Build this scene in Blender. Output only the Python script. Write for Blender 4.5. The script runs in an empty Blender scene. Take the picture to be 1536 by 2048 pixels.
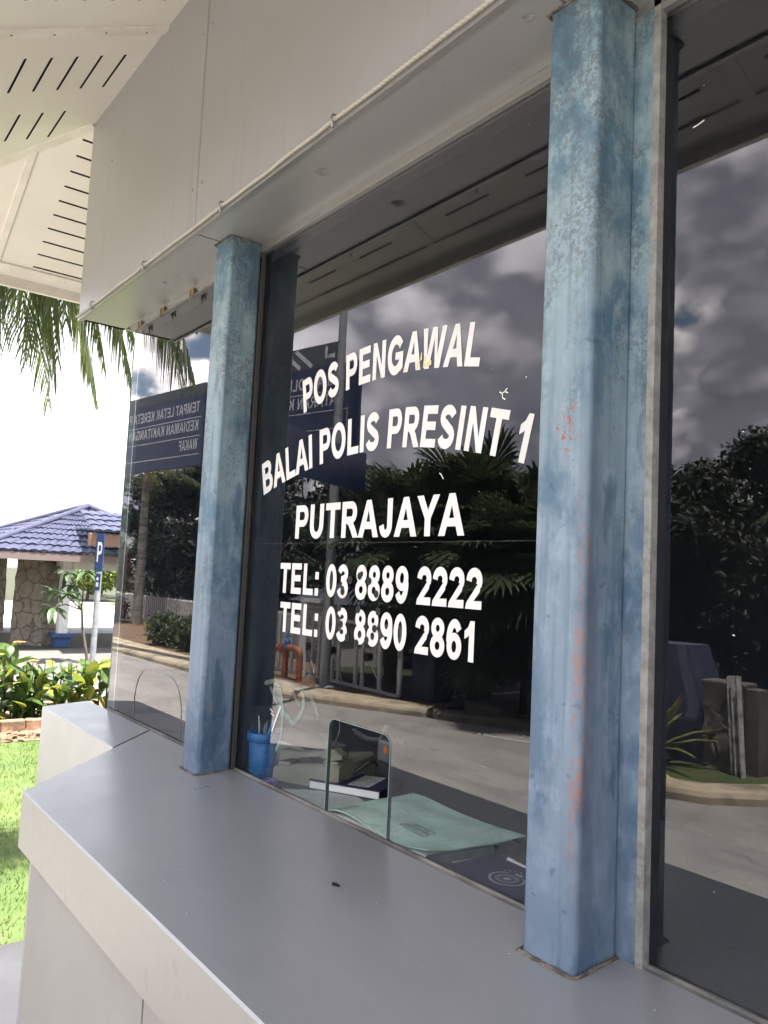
import bpy, math, random
from mathutils import Vector, Matrix
from mathutils.geometry import tessellate_polygon

# ------------------------------------------------------------------ camera, sky, sun, exposure
SC = bpy.context.scene
COL = SC.collection
def make_camera():
    yaw, pitch, roll, fpx = .9219, .0815, .0474, 1597.35
    f = Vector((-math.sin(yaw)*math.cos(pitch), math.cos(yaw)*math.cos(pitch), math.sin(pitch)))
    r0 = Vector((math.cos(yaw), math.sin(yaw), 0)); u0 = r0.cross(f)
    r = r0*math.cos(roll) + u0*math.sin(roll); u = u0*math.cos(roll) - r0*math.sin(roll)
    cd = bpy.data.cameras.new('camera'); cam = bpy.data.objects.new('camera', cd); COL.objects.link(cam)
    m = Matrix.Identity(4)
    for i in range(3):
        m[i][0], m[i][1], m[i][2] = r[i], u[i], -f[i]
    m[0][3], m[1][3], m[2][3] = 1.4624, -1.0029, 1.57
    cam.matrix_world = m
    cd.sensor_fit = 'VERTICAL'; cd.sensor_height = 36; cd.lens = fpx/2048*36
    cd.clip_start = .02; cd.clip_end = 2000
    SC.camera = cam
make_camera()
SKY_OFF = (3.1, 1.7, .4)
SUN = Vector((.18, .10, .97)).normalized()
EXPOSURE = 2.4
SC.view_settings.view_transform = 'Standard'; SC.view_settings.look = 'None'
SC.view_settings.exposure = EXPOSURE; SC.view_settings.gamma = 1
SC.render.engine = 'CYCLES'
SC.cycles.use_denoising = True
SC.cycles.max_bounces = 8; SC.cycles.diffuse_bounces = 5; SC.cycles.glossy_bounces = 4
SC.cycles.transparent_max_bounces = 24; SC.cycles.transmission_bounces = 4
SC.cycles.caustics_reflective = False; SC.cycles.caustics_refractive = False
SC.cycles.sample_clamp_indirect = 6
SC.cycles.use_adaptive_sampling = True; SC.cycles.adaptive_threshold = .02; SC.cycles.adaptive_min_samples = 24

class NT:
    """small node-tree helper"""
    def __init__(s, tree): s.t = tree; s.n = tree.nodes; s.l = tree.links
    def new(s, typ, **kw):
        nd = s.n.new(typ)
        for k, v in kw.items(): setattr(nd, k, v)
        return nd
    def set(s, sock, v):
        if isinstance(v, bpy.types.NodeSocket): s.l.new(v, sock)
        elif isinstance(v, (tuple, list)) and sock.type == 'RGBA' and len(v) == 3: sock.default_value = (*v, 1)
        else: sock.default_value = v
    def math(s, op, a, b=0., clamp=False):
        nd = s.new('ShaderNodeMath', operation=op, use_clamp=clamp); s.set(nd.inputs[0], a); s.set(nd.inputs[1], b); return nd.outputs[0]
    def vmath(s, op, a, b=(0, 0, 0)):
        nd = s.new('ShaderNodeVectorMath', operation=op); s.set(nd.inputs[0], a)
        if op == 'SCALE': s.set(nd.inputs[3], b)
        else: s.set(nd.inputs[1], b)
        return nd.outputs['Value'] if op in ('DOT_PRODUCT', 'LENGTH', 'DISTANCE') else nd.outputs[0]
    def mix(s, f, a, b, blend='MIX'):
        nd = s.new('ShaderNodeMix', data_type='RGBA', blend_type=blend, clamp_factor=True)
        s.set(nd.inputs[0], f); s.set(nd.inputs[6], a); s.set(nd.inputs[7], b); return nd.outputs[2]
    def step(s, v, lo, hi, smooth=True, out=(0., 1.)):
        nd = s.new('ShaderNodeMapRange', interpolation_type='SMOOTHSTEP' if smooth else 'LINEAR'); nd.clamp = True
        s.set(nd.inputs[0], v); nd.inputs[1].default_value = lo; nd.inputs[2].default_value = hi
        nd.inputs[3].default_value = out[0]; nd.inputs[4].default_value = out[1]
        return nd.outputs[0]
    def noise(s, vec, scale, detail=4, rough=.55, dist=0., out=0):
        nd = s.new('ShaderNodeTexNoise'); s.set(nd.inputs['Vector'], vec)
        nd.inputs['Scale'].default_value = scale; nd.inputs['Detail'].default_value = detail
        nd.inputs['Roughness'].default_value = rough; nd.inputs['Distortion'].default_value = dist
        return nd.outputs[out]
    def sep(s, v):
        nd = s.new('ShaderNodeSeparateXYZ'); s.set(nd.inputs[0], v); return nd.outputs
    def comb(s, x, y, z):
        nd = s.new('ShaderNodeCombineXYZ'); s.set(nd.inputs[0], x); s.set(nd.inputs[1], y); s.set(nd.inputs[2], z); return nd.outputs[0]

def make_world():
    w = bpy.data.worlds.new("World"); SC.world = w; w.use_nodes = True
    w.cycles.sampling_method = 'MANUAL'; w.cycles.sample_map_resolution = 256
    t = NT(w.node_tree); t.n.clear()
    sky = t.new('ShaderNodeTexSky', sky_type='NISHITA'); sky.sun_disc = False
    sky.sun_elevation = math.asin(SUN.z); sky.sun_rotation = math.atan2(SUN.x, SUN.y)
    sky.air_density = 1.2; sky.dust_density = 3.; sky.ozone_density = 1.5
    tc = t.new('ShaderNodeTexCoord').outputs['Generated']
    d = t.vmath('NORMALIZE', tc); x, y, z = t.sep(d)
    zz = t.math('ADD', t.math('MAXIMUM', z, 0.), 1.0)
    p = t.comb(t.math('DIVIDE', x, zz), t.math('DIVIDE', y, zz), t.math('MULTIPLY', z, .85))
    p = t.vmath('ADD', p, (SKY_OFF[0], SKY_OFF[1], SKY_OFF[2]))
    def density(q):
        # cumulus: broad masses with cauliflower billows on their edges
        base = t.noise(q, 2.9, 3, .5)
        q2 = t.vmath('ADD', q, t.vmath('SCALE', t.noise(q, 9., 3, .55, out=1), .05))
        v = t.new('ShaderNodeTexVoronoi', feature='SMOOTH_F1'); t.set(v.inputs['Vector'], q2); v.inputs['Scale'].default_value = 9.5
        v.inputs['Detail'].default_value = 2.; v.inputs['Roughness'].default_value = .55; v.inputs['Smoothness'].default_value = .35
        bill = t.math('MULTIPLY', t.math('SUBTRACT', .42, v.outputs['Distance']), .30)
        wisp = t.math('MULTIPLY', t.math('SUBTRACT', t.noise(q, 18., 6, .66), .5), .16)
        return t.math('ADD', t.math('ADD', base, bill), wisp)
    n1 = density(p)
    n2 = density(t.vmath('ADD', p, (.022, .010, .040)))
    fine = t.noise(p, 6., 5, .6)
    # heavy cloud toward -y (over the road), broken cloud and blue toward -x
    heavy = t.math('ADD', t.math('MULTIPLY', t.step(y, -.02, -.50), .215), t.math('MULTIPLY', t.step(y, -.35, -.75), .06))
    low = t.step(z, .30, .05, out=(0., .05))
    dens = t.math('ADD', t.math('ADD', n1, heavy), low)
    mask = t.step(dens, .505, .55)
    thick = t.step(dens, .53, .66)
    grad = t.math('SUBTRACT', n1, n2)
    lit = t.step(grad, -.05, .09)
    bright = t.mix(lit, (.40, .39, .41), (1.55, 1.44, 1.36))
    dark = t.mix(t.step(fine, .25, .75), (.165, .165, .195), (.29, .285, .315))
    hi = t.math('MULTIPLY', t.step(grad, -.02, .18), t.step(t.noise(p, 2.1, 3, .5), .40, .60, out=(.15, .9)))
    dark = t.mix(hi, dark, (1.2, 1.13, 1.10))
    cloud = t.mix(thick, bright, dark)
    skyb = t.new('ShaderNodeBackground'); t.set(skyb.inputs[0], sky.outputs[0]); skyb.inputs[1].default_value = .075
    cb = t.new('ShaderNodeBackground'); t.set(cb.inputs[0], cloud); cb.inputs[1].default_value = 1.3
    mx = t.new('ShaderNodeMixShader'); t.set(mx.inputs[0], t.math('MULTIPLY', mask, t.step(z, -.02, .02)))
    t.l.new(skyb.outputs[0], mx.inputs[1]); t.l.new(cb.outputs[0], mx.inputs[2])
    # thin bright haze low over the garden side of the sky
    hz = t.new('ShaderNodeBackground'); hz.inputs[0].default_value = (1., .97, .93, 1); hz.inputs[1].default_value = .55
    m2 = t.new('ShaderNodeMixShader'); t.set(m2.inputs[0], t.math('MULTIPLY', t.math('MULTIPLY', t.step(z, .60, .10), t.step(z, -.02, .01)), t.step(y, -.12, .12, out=(0., .85))))
    t.l.new(mx.outputs[0], m2.inputs[1]); t.l.new(hz.outputs[0], m2.inputs[2])
    o = t.new('ShaderNodeOutputWorld'); t.l.new(m2.outputs[0], o.inputs[0])
make_world()
def make_sun():
    ld = bpy.data.lights.new('sun', 'SUN'); ld.energy = 5.; ld.angle = math.radians(.6); ld.color = (1, .95, .87)
    o = bpy.data.objects.new('sun', ld); COL.objects.link(o)
    o.rotation_euler = SUN.to_track_quat('Z', 'Y').to_euler(); o.location = (0, 0, 30)
make_sun()

# ------------------------------------------------------------------ helpers
G = -.63            # ground level; the counter top is at 1.05
PI = math.pi
class MB:
    """collects faces; build() links them as one mesh object"""
    def __init__(s): s.v = []; s.f = []; s.sm = []; s.mi = []
    def add(s, vs, fs, smooth=False, mi=0):
        b = len(s.v); s.v += [tuple(v) for v in vs]
        for f in fs: s.f.append([b+i for i in f]); s.sm.append(smooth); s.mi.append(mi)
        return s
    def quad(s, a, b, c, d, mi=0): return s.add([a, b, c, d], [(0, 1, 2, 3)], mi=mi)
    def box(s, x0, x1, y0, y1, z0, z1, M=None, mi=0):
        vs = [Vector((x, y, z)) for z in (z0, z1) for x, y in ((x0, y0), (x1, y0), (x1, y1), (x0, y1))]
        if M is not None: vs = [M @ v for v in vs]
        return s.add(vs, [(3, 2, 1, 0), (4, 5, 6, 7), (0, 1, 5, 4), (1, 2, 6, 5), (2, 3, 7, 6), (3, 0, 4, 7)], mi=mi)
    def rbox(s, x0, x1, y0, y1, z0, z1, r, M=None, mi=0):
        """box with bevelled edges"""
        def ring(i, z):
            X0, X1, Y0, Y1 = x0+i, x1-i, y0+i, y1-i
            return [(X0+r-i, Y0, z), (X1-r+i, Y0, z), (X1, Y0+r-i, z), (X1, Y1-r+i, z), (X1-r+i, Y1, z), (X0+r-i, Y1, z), (X0, Y1-r+i, z), (X0, Y0+r-i, z)]
        rr = r*.7
        vs = ring(rr, z0)+ring(0, z0+r)+ring(0, z1-r)+ring(rr, z1)
        vs = [Vector(v) for v in vs]
        if M is not None: vs = [M @ v for v in vs]
        fs = [tuple(range(7, -1, -1)), tuple(range(24, 32))]
        for k in range(3):
            for i in range(8):
                j = (i+1) % 8; fs.append((8*k+i, 8*k+j, 8*k+8+j, 8*k+8+i))
        return s.add(vs, fs, mi=mi)
    def loops(s, rings, cap0=True, cap1=True, smooth=False, closed=True, mi=0):
        n = len(rings[0]); vs = [v for r in rings for v in r]; fs = []
        for k in range(len(rings)-1):
            for i in range(n if closed else n-1):
                j = (i+1) % n; fs.append((k*n+i, k*n+j, k*n+n+j, k*n+n+i))
        s.add(vs, fs, smooth, mi)
        if cap0: s.add(rings[0], [tuple(range(n-1, -1, -1))], mi=mi)
        if cap1: s.add(rings[-1], [tuple(range(n))], mi=mi)
        return s
    def tube(s, pts, r, n=8, caps=True, smooth=True, mi=0):
        pts = [Vector(p) for p in pts]; rs = r if isinstance(r, (list, tuple)) else [r]*len(pts)
        rings = []; up = None
        for i, p in enumerate(pts):
            t = (pts[min(i+1, len(pts)-1)]-pts[max(i-1, 0)]).normalized()
            if up is None: up = Vector((0, 0, 1)) if abs(t.z) < .9 else Vector((1, 0, 0))
            a = t.cross(up); a = a.normalized() if a.length > 1e-6 else t.orthogonal().normalized()
            b = a.cross(t).normalized(); up = b
            rings.append([p+(a*math.cos(q)+b*math.sin(q))*rs[i] for q in [2*PI*k/n for k in range(n)]])
        return s.loops([r[::-1] for r in rings], caps, caps, smooth, mi=mi)
    def lathe(s, prof, c=(0, 0), n=24, mi=0, caps=(True, True)):
        rings = [[(c[0]+r*math.cos(2*PI*k/n), c[1]+r*math.sin(2*PI*k/n), z) for k in range(n)] for r, z in prof]
        return s.loops(rings, caps[0], caps[1], True, mi=mi)
    def poly(s, contours, to3, mi=0):
        """flat filled polygon with holes; to3 maps (u,v) to a point"""
        vs = [Vector((p[0], p[1], 0)) for c in contours for p in c]
        tris = tessellate_polygon([[Vector((p[0], p[1], 0)) for p in c] for c in contours])
        fs = []
        for t in tris:
            a, b, c = [vs[i] for i in t]
            ar = (b-a).cross(c-a).z
            if abs(ar) > 1e-12: fs.append(tuple(t) if ar > 0 else tuple(t)[::-1])
        return s.add([to3(v.x, v.y) for v in vs], fs, mi=mi)
    def build(s, name, mat, parent=None, loc=None):
        me = bpy.data.meshes.new(name)
        me.from_pydata([tuple(v) for v in s.v], [], s.f)
        for m in (mat if isinstance(mat, (list, tuple)) else [mat]): me.materials.append(m)
        me.polygons.foreach_set('use_smooth', s.sm); me.polygons.foreach_set('material_index', s.mi)
        me.update()
        o = bpy.data.objects.new(name, me); COL.objects.link(o)
        if parent is not None:
            o.parent = parent; o.matrix_parent_inverse = WM[parent.name].inverted()
        WM[o.name] = Matrix.Identity(4)
        return o
WM = {}
def tag(o, label, cat, group=None, kind=None):
    o['label'] = label; o['category'] = cat
    if group: o['group'] = group
    if kind: o['kind'] = kind
    return o
def thing(name, label, cat, loc=(0, 0, 0), group=None):
    o = bpy.data.objects.new(name, None); COL.objects.link(o); o.location = loc
    o.empty_display_size = .1
    WM[o.name] = Matrix.Translation(Vector(loc))
    return tag(o, label, cat, group)
def setting(o, kind='structure'): o['kind'] = kind; return o
def dup(root, loc, rz=0., label=None, scale=1.):
    r = root.copy(); COL.objects.link(r)
    r.location = loc; r.rotation_euler = (0, 0, rz); r.scale = (scale,)*3
    if label: r['label'] = label
    for ch in list(root.children):
        c = ch.copy(); COL.objects.link(c); c.parent = r
        for g in list(ch.children):
            k = g.copy(); COL.objects.link(k); k.parent = c
    return r
def T(x, y, z, rz=0., rx=0., ry=0.):
    return Matrix.Translation((x, y, z)) @ Matrix.Rotation(rz, 4, 'Z') @ Matrix.Rotation(ry, 4, 'Y') @ Matrix.Rotation(rx, 4, 'X')

# ------------------------------------------------------------------ materials
def mat(name, col=(.5, .5, .5), rough=.5, metal=0., spec=.5, build=None):
    m = bpy.data.materials.new(name); m.use_nodes = True
    t = NT(m.node_tree); b = t.n['Principled BSDF']
    b.inputs['Base Color'].default_value = (*col, 1); b.inputs['Roughness'].default_value = rough
    b.inputs['Metallic'].default_value = metal; b.inputs['Specular IOR Level'].default_value = spec
    if build: build(t, b)
    return m
def pos(t): return t.new('ShaderNodeNewGeometry').outputs['Position']
def bump(t, b, h, strength=.3, dist=.01):
    nd = t.new('ShaderNodeBump'); nd.inputs['Strength'].default_value = strength; nd.inputs['Distance'].default_value = dist
    t.set(nd.inputs['Height'], h); t.l.new(nd.outputs[0], b.inputs['Normal'])
def speckled(c1, c2, scale, detail=5, rough=.6, lo=.35, hi=.65, bmp=0., bscale=None, squash=(1, 1, 1), c3=None, scale3=1.):
    def f(t, b):
        p = t.vmath('MULTIPLY', pos(t), squash)
        n = t.noise(p, scale, detail, rough)
        c = t.mix(t.step(n, lo, hi), c1, c2)
        if c3: c = t.mix(t.step(t.noise(p, scale3, 4), .45, .7), c, c3)
        t.set(b.inputs['Base Color'], c)
        if bmp: bump(t, b, t.noise(p, bscale or scale*3, 4), bmp)
    return f

def alu_nodes(t, b, base, var, grime=False):
    p = pos(t)
    n = t.noise(p, 2.2, 5, .6); n2 = t.noise(p, 40., 3, .6)
    c = t.mix(t.step(n, .3, .7), base, var)
    if grime:
        st = t.noise(t.vmath('MULTIPLY', p, (1, 1, .04)), 16., 6, .7)
        c = t.mix(t.step(st, .55, .8, out=(0, .28)), c, (.17, .16, .15))
        c = t.mix(t.step(t.noise(p, 90., 3, .6), .70, .74, out=(0, .35)), c, (.12, .11, .10))
    t.set(b.inputs['Base Color'], c)
    t.set(b.inputs['Roughness'], t.math('ADD', t.math('MULTIPLY', n2, .10), t.step(n, .3, .7, out=(.30, .38))))
    # faint oil canning of the thin sheet
    bump(t, b, t.noise(p, 3., 2), .05, .02)
M = {}
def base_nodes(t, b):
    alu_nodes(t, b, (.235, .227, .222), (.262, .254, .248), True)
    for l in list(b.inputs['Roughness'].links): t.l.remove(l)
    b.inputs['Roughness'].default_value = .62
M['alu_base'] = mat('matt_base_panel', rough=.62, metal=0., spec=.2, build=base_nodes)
M['alu'] = mat('aluminium_panel', rough=.4, metal=.5, build=lambda t, b: alu_nodes(t, b, (.365, .366, .368), (.395, .396, .398), True))
def alu_worn_nodes(t, b):
    alu_nodes(t, b, (.215, .208, .203), (.25, .243, .237))
    p = pos(t); c = b.inputs['Base Color'].links[0].from_socket
    w = t.noise(t.vmath('MULTIPLY', p, (1, 1, .5)), 22., 7, .7, 2.)
    c = t.mix(t.step(w, .55, .75, out=(0, .45)), c, (.14, .132, .127))
    t.set(b.inputs['Base Color'], t.mix(t.step(t.noise(p, 180., 2), .68, .73, out=(0, .5)), c, (.2, .19, .18)))
M['alu_worn'] = mat('scuffed_aluminium', rough=.4, metal=.25, build=alu_worn_nodes)
def counter_nodes(t, b):
    alu_nodes(t, b, (.285, .29, .303), (.312, .317, .328))
    p = pos(t)
    c = b.inputs['Base Color'].links[0].from_socket
    c = t.mix(t.math('MULTIPLY', t.step(t.noise(p, 260, 2, .5), .70, .74), .5), c, (.36, .36, .37))
    wr = t.noise(t.vmath('MULTIPLY', p, (1.2, 5, 1)), 4., 6, .6, 1.5)
    c = t.mix(t.step(wr, .45, .8, out=(0, .22)), c, (.36, .36, .362))
    # hairline scratches and dried water marks
    def lines(rot, sc, w):
        q = t.new('ShaderNodeVectorRotate', rotation_type='Z_AXIS'); t.set(q.inputs['Vector'], p); q.inputs['Angle'].default_value = rot
        n = t.noise(t.vmath('MULTIPLY', q.outputs[0], (1, 22, 1)), sc, 2, .4)
        gate = t.step(t.noise(t.vmath('ADD', p, (rot, 3, 1)), 5., 3), .52, .62)
        return t.math('MULTIPLY', t.step(t.math('ABSOLUTE', t.math('SUBTRACT', n, .5)), w, w*.3), gate)
    sc = t.math('MAXIMUM', lines(.4, 3., .006), t.math('MAXIMUM', lines(-.9, 4., .005), lines(1.7, 2.6, .005)))
    c = t.mix(t.math('MULTIPLY', sc, .16), c, (.34, .34, .35))
    t.set(b.inputs['Base Color'], c)
    t.set(b.inputs['Roughness'], t.step(t.noise(p, 7., 6, .65), .2, .8, out=(.27, .35)))
M['counter'] = mat('counter_sheet', rough=.3, metal=.35, build=counter_nodes)
M['alu_trim'] = mat('aluminium_trim', (.34, .335, .325), .35, .6)
M['sill'] = mat('weathered_sill', rough=.65, build=speckled((.10, .095, .09), (.24, .23, .215), 30, 6, bmp=.3, squash=(.3, 1, 1)))
M['sealant'] = mat('grey_sealant', rough=.8, build=speckled((.20, .195, .185), (.29, .285, .27), 40, bmp=.4))
M['bead'] = mat('dirty_sealant_bead', rough=.85, build=speckled((.07, .058, .045), (.17, .152, .13), 45, 5, bmp=.6))
M['joint'] = mat('dark_joint', (.06, .055, .05), .8)
M['joint_grey'] = mat('joint_filler', (.30, .28, .26), .8)

def column_nodes(t, b):
    p = pos(t); x, y, z = t.sep(p)
    big = t.noise(t.vmath('MULTIPLY', p, (1, 1, .6)), 8., 8, .66)
    mid = t.noise(t.vmath('ADD', t.vmath('MULTIPLY', p, (1, 1, .7)), (5, 2, 9)), 26., 7, .68)
    fine = t.noise(p, 170., 5, .7)
    streak = t.noise(t.vmath('MULTIPLY', p, (1, 1, .035)), 55., 4, .6)
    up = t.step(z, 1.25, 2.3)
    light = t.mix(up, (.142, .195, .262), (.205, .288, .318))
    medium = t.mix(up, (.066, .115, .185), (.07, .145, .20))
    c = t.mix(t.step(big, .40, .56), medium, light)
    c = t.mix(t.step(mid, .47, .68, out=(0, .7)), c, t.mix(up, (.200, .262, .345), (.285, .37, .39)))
    c = t.mix(t.step(streak, .47, .70, out=(0, .5)), c, (.065, .12, .18))
    c = t.mix(t.step(t.noise(t.vmath('MULTIPLY', p, (1, 1, .3)), 14., 5, .6), .56, .68, out=(0, .75)), c, (.032, .075, .125))
    # flecked patches where the top coat has chalked off, mostly in the upper half
    pn = t.math('ADD', t.noise(t.vmath('ADD', t.vmath('MULTIPLY', p, (1, 1, .45)), (1.3, 4., 2.2)), 8., 5, .65), t.step(z, 1.3, 2.2, out=(-.10, .07)))
    patch = t.step(pn, .46, .62)
    fl = t.math('MULTIPLY', patch, t.step(t.math('ADD', fine, t.math('MULTIPLY', t.noise(p, 60., 4, .6), .5)), .70, .80))
    c = t.mix(t.math('MULTIPLY', fl, .62), c, (.075, .09, .105))
    spots = t.step(t.noise(p, 48., 2, .5), .69, .74)
    c = t.mix(t.math('MULTIPLY', spots, .45), c, (.03, .06, .095))
    # dark run-off and rust bleeding down the front corner of the right-hand post
    wob = t.math('MULTIPLY', t.math('SUBTRACT', t.noise(t.vmath('MULTIPLY', p, (0, 0, 1)), 7., 4), .5), .03)
    xw = t.math('ADD', x, wob)
    run = t.math('MULTIPLY', t.step(t.vmath('DISTANCE', t.comb(xw, y, 0), (.7399, -.082, 0)), .030, .008), t.math('MULTIPLY', t.step(z, 1.02, 1.15), t.step(z, 1.95, 1.6)))
    c = t.mix(t.math('MULTIPLY', run, t.step(mid, .36, .6, out=(.2, .8))), c, (.085, .115, .17))
    dx = t.math('ABSOLUTE', t.math('SUBTRACT', xw, .7325))
    band = t.step(dx, .014, .002)
    zr = t.math('MULTIPLY', t.step(z, 1.12, 1.25), t.step(z, 1.80, 1.5))
    rn = t.step(t.math('ADD', t.math('MULTIPLY', t.noise(t.vmath('MULTIPLY', p, (1, 1, .25)), 70., 6, .75), .6), t.math('MULTIPLY', fine, .4)), .47, .58)
    rust = t.math('MULTIPLY', t.math('MULTIPLY', band, zr), t.math('MULTIPLY', rn, t.step(y, -.07, -.09)))
    c = t.mix(t.math('MULTIPLY', rust, .8), c, t.mix(fine, (.17, .075, .055), (.30, .15, .11)))
    pits = t.step(t.noise(t.vmath('ADD', p, (2, 2, 2)), 75., 2, .5), .71, .74)
    c = t.mix(t.math('MULTIPLY', pits, t.step(x, .3, .1, out=(.35, 1.))), c, (.26, .165, .085))
    chip = t.math('MULTIPLY', t.step(t.vmath('DISTANCE', t.vmath('MULTIPLY', p, (1, 1, .6)), (.70, -.098, 1.80*.6)), .034, .010), t.step(t.noise(p, 90., 5, .7), .54, .57))
    c = t.mix(chip, c, (.25, .095, .07))
    t.set(b.inputs['Base Color'], c)
    t.set(b.inputs['Roughness'], t.step(mid, .3, .7, out=(.40, .65)))
    bump(t, b, t.math('ADD', t.math('MULTIPLY', fine, .4), mid), .3, .003)
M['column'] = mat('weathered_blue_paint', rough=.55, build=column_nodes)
M['soffit'] = mat('cream_soffit_paint', rough=.7, spec=.3, build=speckled((.79, .74, .69), (.83, .785, .74), 2.5, 5, c3=(.76, .70, .65), scale3=.9))
M['soffit_trim'] = mat('soffit_batten_paint', rough=.7, spec=.3, build=speckled((.72, .67, .62), (.80, .755, .71), 8, 6, .7, .4, .6))
M['seam'] = mat('brown_seam_sealant', (.045, .04, .036), .8)
M['black'] = mat('black_void', (.01, .01, .01), .9)
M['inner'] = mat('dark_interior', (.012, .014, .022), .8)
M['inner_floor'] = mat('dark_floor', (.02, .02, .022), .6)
M['desk'] = mat('charcoal_desk', rough=.55, build=speckled((.055, .058, .062), (.072, .074, .078), 90, 3))
def glass_nodes(t, b):
    t.n.remove(b)
    geo = t.new('ShaderNodeNewGeometry')
    fr = t.new('ShaderNodeFresnel')
    ior = t.mix(geo.outputs['Backfacing'], (1.68,)*3, (1/1.68,)*3)
    t.l.new(t.sep(ior)[0], fr.inputs[0])
    tr = t.new('ShaderNodeBsdfTransparent'); tr.inputs[0].default_value = (.86, .90, .91, 1)
    gl = t.new('ShaderNodeBsdfGlossy'); gl.inputs['Roughness'].default_value = 0.; gl.inputs[0].default_value = (.97, .96, 1., 1)
    mx = t.new('ShaderNodeMixShader'); t.l.new(fr.outputs[0], mx.inputs[0])
    t.l.new(tr.outputs[0], mx.inputs[1]); t.l.new(gl.outputs[0], mx.inputs[2])
    t.l.new(mx.outputs[0], t.n['Material Output'].inputs[0])
M['glass'] = mat('window_glass', build=glass_nodes)
def clear_nodes(t, b):
    t.n.remove(b); tr = t.new('ShaderNodeBsdfTransparent'); tr.inputs[0].default_value = (.97, .98, .98, 1)
    t.l.new(tr.outputs[0], t.n['Material Output'].inputs[0])
M['glass_back'] = mat('glass_rear_face', build=clear_nodes)
M['glass_edge'] = mat('glass_edge', (.045, .075, .07), .2)
M['glass_edge_bright'] = mat('polished_glass_edge', (.22, .27, .26), .2)
M['vinyl'] = mat('white_vinyl', rough=.5, build=speckled((.60, .59, .58), (.66, .65, .64), 30))
M['vinyl_yellow'] = mat('yellowed_vinyl', (.62, .52, .28), .6)
def translucent(col, alpha):
    def f(t, b):
        b.inputs['Base Color'].default_value = (*col, 1); b.inputs['Roughness'].default_value = .4
        n = t.noise(pos(t), 120, 4)
        t.set(b.inputs['Alpha'], t.step(n, .2, .8, out=(alpha*.6, alpha)))
    return f
M['tape'] = mat('aqua_tape_residue', build=translucent((.40, .56, .52), .38))
M['tape_faint'] = mat('faint_tape_residue', build=translucent((.45, .55, .50), .22))
M['film'] = mat('film_joint', build=translucent((.4, .4, .4), .07))
M['dust'] = mat('pale_dust', (.7, .7, .68), .9)
M['blue_plastic'] = mat('blue_translucent_plastic', rough=.25, build=translucent((.03, .16, .42), 1.))
M['blue_rim'] = mat('blue_plastic_rim', (.03, .15, .40), .3)
M['clear_plastic'] = mat('violet_clear_plastic', rough=.1, build=translucent((.20, .18, .45), .65))
def book_nodes(t, b):
    p = pos(t); n = t.noise(p, 14, 6, .65, .5); n2 = t.noise(p, 60, 4)
    c = t.mix(t.step(n, .35, .65), (0.316, 0.460, 0.383), (0.402, 0.536, 0.460))
    c = t.mix(t.step(t.math('ABSOLUTE', t.math('SUBTRACT', t.noise(p, 7., 5, .6, .6), .5)), .012, .003, out=(0, .35)), c, (.16, .21, .17))
    c = t.mix(t.step(t.noise(t.vmath('ADD', p, (3, 1, 0)), 6, 5), .52, .72, out=(0, .55)), c, (0.287, 0.364, 0.297))
    t.set(b.inputs['Base Color'], t.mix(t.step(n2, .6, .75, out=(0, .25)), c, (0.239, 0.316, 0.268)))
M['log_cover'] = mat('worn_green_cover', rough=.65, build=book_nodes)
M['log_spine'] = mat('dark_book_spine', rough=.7, build=speckled((.055, .085, .10), (.085, .12, .13), 30, 5))
M['paper'] = mat('white_paper', rough=.8, build=speckled((0.670, 0.670, 0.641), (0.747, 0.747, 0.718), 300, 2, squash=(.05, .05, 2)))
M['grey_paper'] = mat('grey_paper', rough=.8, build=speckled((0.345, 0.354, 0.335), (0.420, 0.431, 0.402), 40))
M['ink'] = mat('black_ink', (0.048, 0.052, 0.058), .7)
M['navy_cover'] = mat('navy_book_cover', rough=.5, build=speckled((0.022, 0.025, 0.058), (0.029, 0.032, 0.072), 60))
M['silver_ink'] = mat('silver_print', (0.364, 0.364, 0.402), .5)
M['beige'] = mat('beige_phone_plastic', rough=.45, build=speckled((.20, .19, .15), (.235, .222, .18), 12))
M['beige_key'] = mat('beige_key_plastic', (.10, .095, .08), .5)
M['black_plastic'] = mat('black_plastic', (0.014, 0.014, 0.016), .35)
M['grey_plastic'] = mat('grey_plastic', (0.154, 0.154, 0.158), .45)
M['orange'] = mat('orange_sticker', (0.593, 0.191, 0.029), .5)
M['red'] = mat('red_pen_plastic', (0.478, 0.029, 0.029), .35)
M['white_plastic'] = mat('white_plastic', (0.593, 0.584, 0.555), .4)
M['steel'] = mat('steel_clip', (0.335, 0.325, 0.306), .35, .9)
M['brass'] = mat('brass_tab', rough=.55, metal=.5, build=speckled((0.402, 0.277, 0.125), (0.191, 0.154, 0.106), 90))
def cable_nodes(t, b):
    p = pos(t); x, y, z = t.sep(p)
    w = t.math('SINE', t.math('ADD', t.math('MULTIPLY', x, 520.), t.math('MULTIPLY', z, 900.)))
    c = t.mix(t.step(w, -.6, .6), (.34, .315, .28), (.42, .395, .35)); t.set(b.inputs['Base Color'], c)
    bump(t, b, w, .25, .002)
M['cable'] = mat('aged_clear_cable', rough=.4, build=cable_nodes)
M['roof'] = mat('blue_roof_tile', rough=.42, build=speckled((.030, .032, .062), (.042, .044, .078), 1.4, 6, .7, c3=(.052, .053, .085), scale3=9))
M['sign_blue'] = mat('navy_sign_panel', rough=.35, build=speckled((.022, .032, .085), (.028, .038, .10), 4))
M['sign_grey'] = mat('grey_sign_panel', (.075, .085, .10), .45)
M['sign_pale'] = mat('pale_sign_marking', (.62, .62, .64), .5)
M['p_blue'] = mat('parking_sign_blue', (.02, .05, .14), .3)
M['white_paint'] = mat('white_paint', rough=.55, build=speckled((.66, .65, .62), (.76, .75, .72), 5, 6))
M['gate_paint'] = mat('pale_gate_paint', rough=.5, build=speckled((.62, .62, .61), (.74, .74, .72), 4, 6))
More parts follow.
